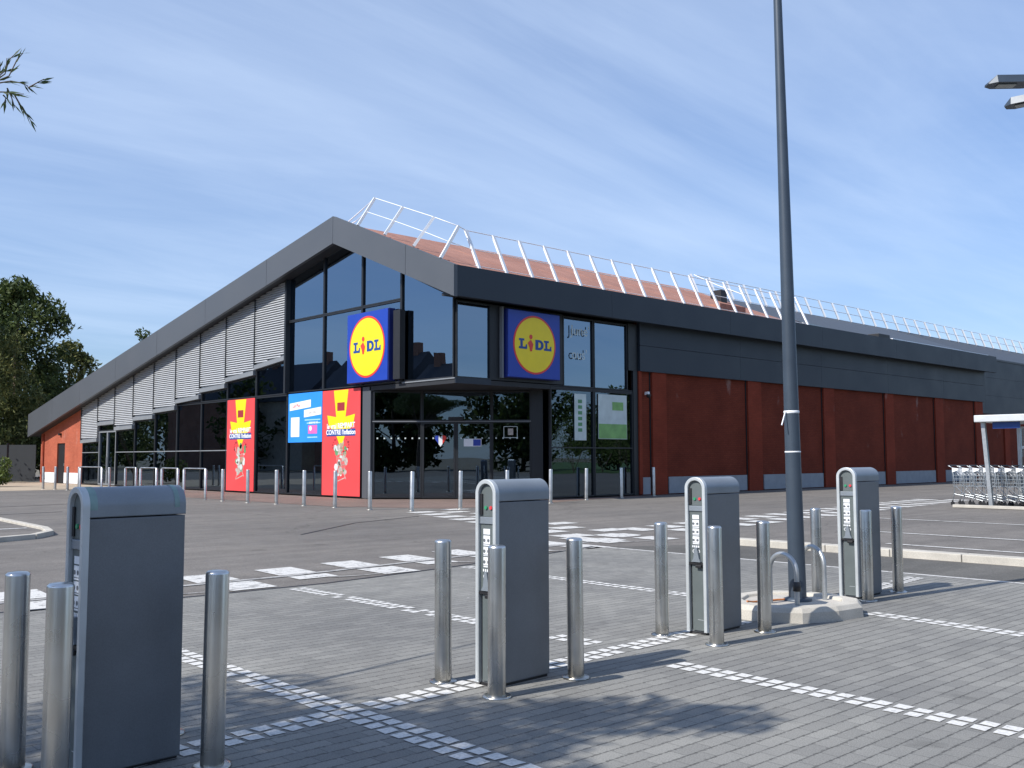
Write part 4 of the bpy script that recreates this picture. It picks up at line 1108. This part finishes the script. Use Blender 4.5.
for i in range(12):
    o = t0 if i == 0 else copy_tree(t0)
    o.location = (28.75+random.uniform(-.02,.02), 12.1-.29*i, 0); o.rotation_euler = (0,0,random.uniform(-.01,.01)); o.scale = (1.0,1.0,1.1)
    tag(o, ('wire shopping trolley at the left end of the nested row' if i == 0 else 'wire shopping trolley, %s from the left in the nested row' % ords[i]), 'shopping trolley', 'nested shopping trolleys under the shelter')

# ---------------------------------------------------------------- fence
e = empty('panel_fence', (19.0,63.2,0), 0, 'grey panel fence left of the red front wall', 'fence')
fp = [(19.0,62.9),(18.3,65.2),(16.6,66.4),(14.6,67.6),(12.6,68.8)]
fp = [(19.0,62.75),(17.75,63.9),(16.55,65.0),(15.3,66.1),(14.0,67.3)]
for a, b in zip(fp, fp[1:]):
    MB().bar((a[0]-19,a[1]-63.2,1.15),(b[0]-19,b[1]-63.2,1.15),.05,2.2).build('fence_panel', 'fence', e)
    MB().box((b[0]-19-.06,b[1]-63.2-.06,0),(b[0]-19+.06,b[1]-63.2+.06,2.36)).build('fence_post', 'black', e)

# ---------------------------------------------------------------- vegetation
def leaves(mb, c, rad, n, size, narrow=.5, droop=0., shell=.35):
    for _ in range(n):
        while True:
            p = Vector((random.uniform(-1,1),random.uniform(-1,1),random.uniform(-1,1)))
            if shell < p.length <= 1: break
        q = Vector((c[0]+p.x*rad[0], c[1]+p.y*rad[1], c[2]+p.z*rad[2]))
        a = Vector((random.gauss(0,1),random.gauss(0,1),random.gauss(0,1)-droop)).normalized()
        b = a.orthogonal().normalized(); b = (Matrix.Rotation(random.uniform(0,6.28),3,a) @ b)
        s = size*random.uniform(.6,1.4)
        mb.add([q-a*s/2, q+b*s*narrow/2, q+a*s/2, q-b*s*narrow/2], [(0,1,2,3)])
def clumps(base, h, R0, n, low=.25, top=1.0, seed=0):
    rnd = random.Random(seed); out = []
    for i in range(n):
        t = low+(top-low)*((i+.5)/n); rr = R0*math.sin(PI*min(1,(t-low)/(1-low)*.78+.2))**.8
        a = rnd.uniform(0,6.28); d = rr*math.sqrt(rnd.uniform(.1,1))
        out.append((base[0]+d*math.cos(a), base[1]+d*math.sin(a), base[2]+h*t, rnd.uniform(.18,.32)*R0))
    return out
def tree(base, h, R0, n, per, size, mat, label, seed, low=.25, name='tree', narrow=.5, droop=0, trunk_r=None, group=None, limbs=10, tails=0):
    e = empty(name, base, 0, label, 'tree', group)
    cs = clumps((0,0,0), h*.93, R0, n, low, 1., seed)
    random.seed(seed+50)
    tr = trunk_r or h*.018; mb = MB()
    mb.tube([(0,0,-.05),(.1,.05,h*.3),(0,.1,h*.6),(.05,0,h*.85)], [tr*1.25,tr,tr*.6,tr*.25], 8)
    for c in cs[:limbs*3:1][::max(1,len(cs)//limbs)]:
        z0 = c[2]*.55; mb.tube([(0.03,.03,z0),(c[0]*.5,c[1]*.5,z0+(c[2]-z0)*.6),(c[0],c[1],c[2])], [tr*.45,tr*.28,tr*.1], 5, False)
    mb.build('trunk', 'bark', e)
    mb = MB()
    for c in cs: leaves(mb, c[:3], (c[3]*1.2,c[3]*1.2,c[3]), per, size, narrow, droop)
    for _ in range(tails):   # whispy sprigs leaving the outline
        c = random.choice(cs); a = random.uniform(0,6.28); el = random.uniform(-.2,1.1); L = c[3]*random.uniform(1.2,2.1)
        d = Vector((math.cos(a)*math.cos(el),math.sin(a)*math.cos(el),math.sin(el)))
        for k in range(9):
            q = Vector(c[:3])+d*L*(.35+.65*k/8)-Vector((0,0,.06*k*k*.1)); leaves(mb, q, (size*.5,)*3, 2, size*.9, narrow*.7, 0, 0)
    mb.build('crown', mat, e)
    return e
# left background group
tree((20.6,73,0), 14.3, 4.2, 80, 210, .42, 'leaf_dark', 'tall dark ragged tree behind the left end of the shop', 3, .12, narrow=.35, tails=60)
tree((16.8,68.5,0), 11.5, 3.6, 56, 200, .34, 'leaf_willow', 'olive green willowy tree at the left edge behind the fence', 5, .1, narrow=.3, droop=.8, tails=40)
tree((25.3,76.5,0), 10.6, 3.0, 44, 170, .36, 'leaf_willow', 'lower pale green tree right of the tall dark tree behind the roof', 8, .1, tails=25, narrow=.4)
tree((22.0,79,0), 9.0, 5.5, 50, 170, .4, 'leaf_dark', 'broad dark bush tree filling behind the left trees', 12, .05)
tree((12.5,80,0), 12, 5.5, 36, 120, .45, 'leaf_dark', 'dark tree farthest back at the left edge', 14, .05)
tree((31.7,79.2,0), 12.8, 1.6, 12, 80, .28, 'leaf_dark', 'small tree tip showing above the left roof slope', 17, .55, tails=8)
def shrub(base, h, r, n, mat, label, seed, name='shrub'):
    e = empty(name, base, 0, label, 'shrub'); rnd = random.Random(seed); random.seed(seed)
    mb = MB()
    for k in range(5): a = rnd.uniform(0,6.28); mb.tube([(0,0,0),(r*.5*math.cos(a),r*.5*math.sin(a),h*.7)], [.03,.012], 5)
    mb.build('stem', 'bark', e)
    mb = MB()
    for i in range(n):
        leaves(mb, (rnd.uniform(-r,r)*.7,rnd.uniform(-r,r)*.7,rnd.uniform(.25,.85)*h), (r*.4,r*.4,h*.22), 90, .16, .5)
    mb.build('foliage', mat, e)
shrub((14.45,54.4,0), 1.5, .9, 12, 'leaf_hedge', 'bright green shrub at the left edge before the fence', 21)
shrub((13.2,63.5,0), 4.8, 2.6, 16, 'leaf_willow', 'tall olive shrub in front of the fence at the left edge', 22)
shrub((16.6,68.0,0), 5.0, 2.4, 20, 'leaf_dark', 'dark shrub just behind the panel fence', 23)

# near tree, out of frame left; one branch enters at the top left
nt_ = empty('roadside_tree', (-3.6,5.4,0), 0, 'tree left of the camera with a leafy branch entering at top left', 'tree')
o0 = Vector((-3.6,5.4,0)); random.seed(99)
mb = MB(); mb.tube([(0,0,-.05),(.05,0,1.5),(.1,-.05,3.0),(.3,-.1,4.6),(.5,-.2,6.2)], [.16,.13,.11,.07,.03], 12)
sc = [(-2.75,4.6,5.0,.75),(-2.1,4.75,5.0,.62),(-1.45,4.55,4.95,.40),(-1.05,4.25,5.0,.34),(-3.3,3.9,5.0,.8),(-3.6,5.0,5.4,.9),(-4.4,5.6,5.0,.9),(-3.4,6.2,5.6,.7),(-.75,3.85,5.0,.25),(-2.5,3.9,4.9,.55)]
for x, y, z, r in sc: mb.tube([(.12,-.05,3.2),((x+3.6)*.5,(y-5.4)*.5,3.9+(z-4)*.4),(x+3.6,y-5.4,z)], [.05,.03,.012], 6)
# branch that enters the picture
D1 = Vector((.245,.912,.331)); tip = Vector((1.85,6.35,3.75))
br = [Vector((-3.45,5.35,3.3)),Vector((-1.8,5.7,3.55)),Vector((-.2,6.0,3.68)),Vector((.9,6.2,3.72)),Vector((1.35,6.28,3.73))]
mb.tube([p-o0 for p in br], [.045,.03,.018,.010,.006], 7)
twigs = []
def img(x, y, t):   # a point along the viewing direction of a pixel: used only to aim twigs at build time in metres
    d = (f3*976+r3*(x-512)-uu*(y-384)).normalized(); return Vector((0,0,H))+d*t
tw = [((-6,84),(12,76),(20,60),(26,53)),((-6,84),(8,74),(12,60),(17,55)),((-4,84),(14,81),(24,83),(31,86)),((-6,92),(8,92),(18,94),(27,94)),((10,88),(14,96),(18,108)),((22,104),(28,112),(34,121)),((18,96),(24,106),(27,112)),((31,88),(38,84),(47,79)),((-4,80),(3,70),(3,62)),((-6,88),(2,76),(9,70),(10,58)),((6,95),(9,98),(7,103)),((17,94),(22,104))]
lv = MB()
for k, pts in enumerate(tw):
    P3 = [img(x-3, y, 7.4+.12*math.sin(k*1.7)) for x, y in pts]
    mb.tube([p-o0 for p in P3], [.0055]+[.004]*(len(P3)-2)+[.0025], 5)
    for a, b in zip(P3, P3[1:]):
        for i in range(3):
            q = a.lerp(b, random.random())-o0; d = ((b-a).normalized()+Vector((random.uniform(-.5,.5),random.uniform(-.5,.5),random.uniform(-.6,.3)))).normalized()
            s = random.uniform(.05,.10); w = d.orthogonal().normalized(); w = Matrix.Rotation(random.uniform(0,6.28),3,d) @ w
            lv.add([q, q+d*s*.45+w*s*.085, q+d*s, q+d*s*.45-w*s*.085], [(0,1,2,3)])
a = br[-1]; b_ = img(-6, 86, 7.4); mb.tube([a-o0, b_-o0], .006, 5)
mb.build('trunk', 'bark', nt_)
for x, y, z, r in sc: leaves(lv, (x+3.6,y-5.4,z), (r*1.2,r*1.2,r*.8), int(2300*r*r)+90, .12, .42, .3, .0)
for k in range(26):
    x, y, z, r = random.choice(sc[:6]); a = random.uniform(0,6.28); leaves(lv, (x+3.6+r*1.2*math.cos(a),y-5.4+r*1.2*math.sin(a),z), (.14,.14,.1), 22, .11, .4, .3, .0)
lv.build('crown', 'leaf_near', nt_)

# what the glass mirrors: trees and houses across the road, behind the camera
def house(loc, rz, w, d, h, rh, mat, label):
    e = empty('house', loc, rz, label, 'house', 'houses across the road behind the camera')
    MB().box((-w/2,-d/2,0),(w/2,d/2,h)).build('wall', mat, e)
    mb = MB(); vs = [(-w/2-.3,-d/2-.4,h),(w/2+.3,-d/2-.4,h),(w/2+.3,d/2+.4,h),(-w/2-.3,d/2+.4,h),(-w/2-.3,0,h+rh),(w/2+.3,0,h+rh)]
    mb.add(vs, [(0,1,5,4),(2,3,4,5),(1,2,5),(3,0,4),(3,2,1,0)]); rf = mb.build('roof', 'housetile', e)
    for x in (-w*.4, w*.38):
        MB().box((x-.5,-.4,h+rh*.5),(x+.5,.4,h+rh+1.1)).build('chimney', 'housebrick', rf)
    for fl in range(2):
        for k in range(4):
            x = -w*.36+k*w*.24; wd = MB().box((x-.5,-d/2-.05,1+fl*2.8),(x+.5,-d/2-.003,2.3+fl*2.8)).build('window', 'white', e); MB().box((x-.42,-d/2-.07,1.08+fl*2.8),(x+.42,-d/2-.052,2.22+fl*2.8)).build('pane', 'black', wd)
house((-22,62,0), R(-100), 12, 8, 6.5, 3.6, 'housebrick', 'brick house with two chimneys, opposite the long window row')
house((-24,73,0), R(-97), 12, 8, 7.2, 3.8, 'house', 'rendered house left of the brick house across the road')
house((-24,88,0), R(-97), 13, 9, 8.2, 4.4, 'housebrick', 'tall brick house right of the rendered pair across the road')
house((-20,48,0), R(-100), 11, 8, 6.0, 3.6, 'house', 'rendered house nearest the car park entrance')
for i, (x, y, h, r) in enumerate(((66,-27,7,4.5),(75,-30,8,5),(85,-27,7,5),(96,-32,9,6),(57,-32,7,5))):
    tree((x,y,0), h+2, r, 30, 150, .6, 'leaf_dark', 'broad dark tree on the lawn behind the camera, mirrored in the corner glass', 40+i, .12, group='trees on the lawn behind the camera')
house((-23,104,0), R(-95), 13, 9, 8.0, 4.8, 'house', 'tall rendered house beyond the farthest brick house across the road')
house((-22,121,0), R(-95), 15, 9, 8.8, 4.6, 'housebrick', 'long brick house at the very end of the road')
for i, (x, y, h, r) in enumerate(((-22,140,15,8),(-20,158,16,8),(-22,178,17,9),(-18,200,18,9),(-20,225,20,10))):  # unseen trees added so the left panes mirror less sky
    tree((x,y,0), h, r, 30, 80, 1.1, 'leaf_dark', 'broad dark tree in the unseen row added for the left pane reflections', 120+i, .05, group='unseen tree row added to darken the left panes')
for i, (x, y, h, r) in enumerate(((-38,22,11,6),(-40,8,10,6),(-42,-6,12,7),(-36,-20,11,6),(-26,-30,12,7),(-14,-36,11,6),(-2,-40,12,7),(10,-42,11,7),(22,-44,12,7))):  # unseen treeline added to make the lower and entrance panes reflect dark
    tree((x,y,0), h, r, 34, 230, .75, 'leaf_dark', 'broad dark tree in the unseen row added behind the camera for reflections', 80+i, .05, group='unseen tree row added behind the camera to darken the lower panes')
for i, (x, y, h, r) in enumerate(((-24,36,9,4),(-16,104,11,5),(-30,26,10,5))):
    tree((x,y,0), h, r, 20, 70, .6, 'leaf_dark', 'broad tree %s' % ('beside the nearest house across the road','beyond the farthest house across the road','left of the houses across the road')[i], 60+i, .12)

for i, x in enumerate((50,55,60,65,70,75,81,88)):
    shrub((x,-15-(i%3),0), 5.2+(i%2), 3.4, 30, 'leaf_hedge', 'bright green bush on the lawn behind the camera, mirrored in the corner glass', 200+i)
for o in D.objects:
    if o.get('label','').startswith('bright green bush on the lawn'): o['group'] = 'green bushes on the lawn behind the camera'
# ---------------------------------------------------------------- light and sky
SUN_EL = R(43.5); sv = Vector((-.991*math.cos(SUN_EL), .131*math.cos(SUN_EL), math.sin(SUN_EL)))
sl = D.lights.new('sun', 'SUN'); sl.energy = 4.2; sl.angle = R(.53); sl.color = (1, .955, .89)
so = D.objects.new('sun', sl); COL.objects.link(so); so.rotation_euler = sv.to_track_quat('Z', 'Y').to_euler(); so.location = (0,0,50)
W = D.worlds.new('World'); SC.world = W; W.use_nodes = True; nt = W.node_tree
bg = nt.nodes['Background']
sky = N(nt, 'ShaderNodeTexSky'); sky.sky_type = 'NISHITA'; sky.sun_disc = False; sky.sun_elevation = SUN_EL; sky.sun_rotation = math.atan2(sv.x, sv.y) % (2*PI)
sky.air_density = 1.0; sky.dust_density = .6; sky.ozone_density = 2.2; sky.altitude = 0
tc = N(nt, 'ShaderNodeTexCoord'); sp = N(nt, 'ShaderNodeSeparateXYZ'); nt.links.new(tc.outputs['Generated'], sp.inputs[0])
za = N(nt, 'ShaderNodeMath', _operation='ADD'); za.inputs[1].default_value = .12; nt.links.new(sp.outputs['Z'], za.inputs[0])
zm = N(nt, 'ShaderNodeMath', _operation='MAXIMUM'); zm.inputs[1].default_value = .05; nt.links.new(za.outputs[0], zm.inputs[0])
dv = N(nt, 'ShaderNodeVectorMath', _operation='SCALE')
iv = N(nt, 'ShaderNodeMath', _operation='DIVIDE'); iv.inputs[0].default_value = 1; nt.links.new(zm.outputs[0], iv.inputs[1])
nt.links.new(tc.outputs['Generated'], dv.inputs[0]); nt.links.new(iv.outputs[0], dv.inputs['Scale'])
def cl(rot, sc, nscale, detail, rough, dist, lo, hi, amt):
    mp = N(nt, 'ShaderNodeMapping'); mp.inputs['Rotation'].default_value = (0,0,R(rot)); mp.inputs['Scale'].default_value = sc; nt.links.new(dv.outputs[0], mp.inputs['Vector'])
    n = N(nt, 'ShaderNodeTexNoise', Scale=nscale, Detail=detail, Roughness=rough, Distortion=dist); nt.links.new(mp.outputs[0], n.inputs['Vector'])
    r_ = ramp(nt, n.outputs['Fac'], [(lo, (0,)*3), (hi, (amt,)*3)])
    return r_
c1 = cl(35, (.45,1.5,1), 1.0, 9, .62, .9, .40, .85, .34)
c2 = cl(-20, (.30,2.2,1), 1.7, 8, .60, .5, .44, .85, .18)
c3 = cl(10, (.5,.7,1), .55, 5, .55, .3, .30, .78, .42)
cs_ = mix(nt, c1, c2, 1., 'SCREEN'); cs_ = mix(nt, cs_, c3, 1., 'SCREEN')
skc = mix(nt, sky.outputs[0], (.92, 1.05, 1.27), 1., 'MULTIPLY')
skc = mix(nt, skc, ramp(nt, sp.outputs['Z'], [(0, (.62,.67,.72)), (.16, (.74,.78,.82)), (.42, (1,1,1))]), 1., 'MULTIPLY')
cc = mix(nt, skc, (6.0, 7.2, 9.0), cs_)
nt.links.new(cc, bg.inputs['Color']); bg.inputs['Strength'].default_value = .10

SC.view_settings.view_transform = 'Standard'; SC.view_settings.look = 'None'; SC.view_settings.gamma = 1; SC.view_settings.use_curve_mapping = False
SC.view_settings.exposure = 0.46
SC.render.engine = 'CYCLES'
SC.cycles.max_bounces = 8; SC.cycles.transparent_max_bounces = 24; SC.cycles.glossy_bounces = 4
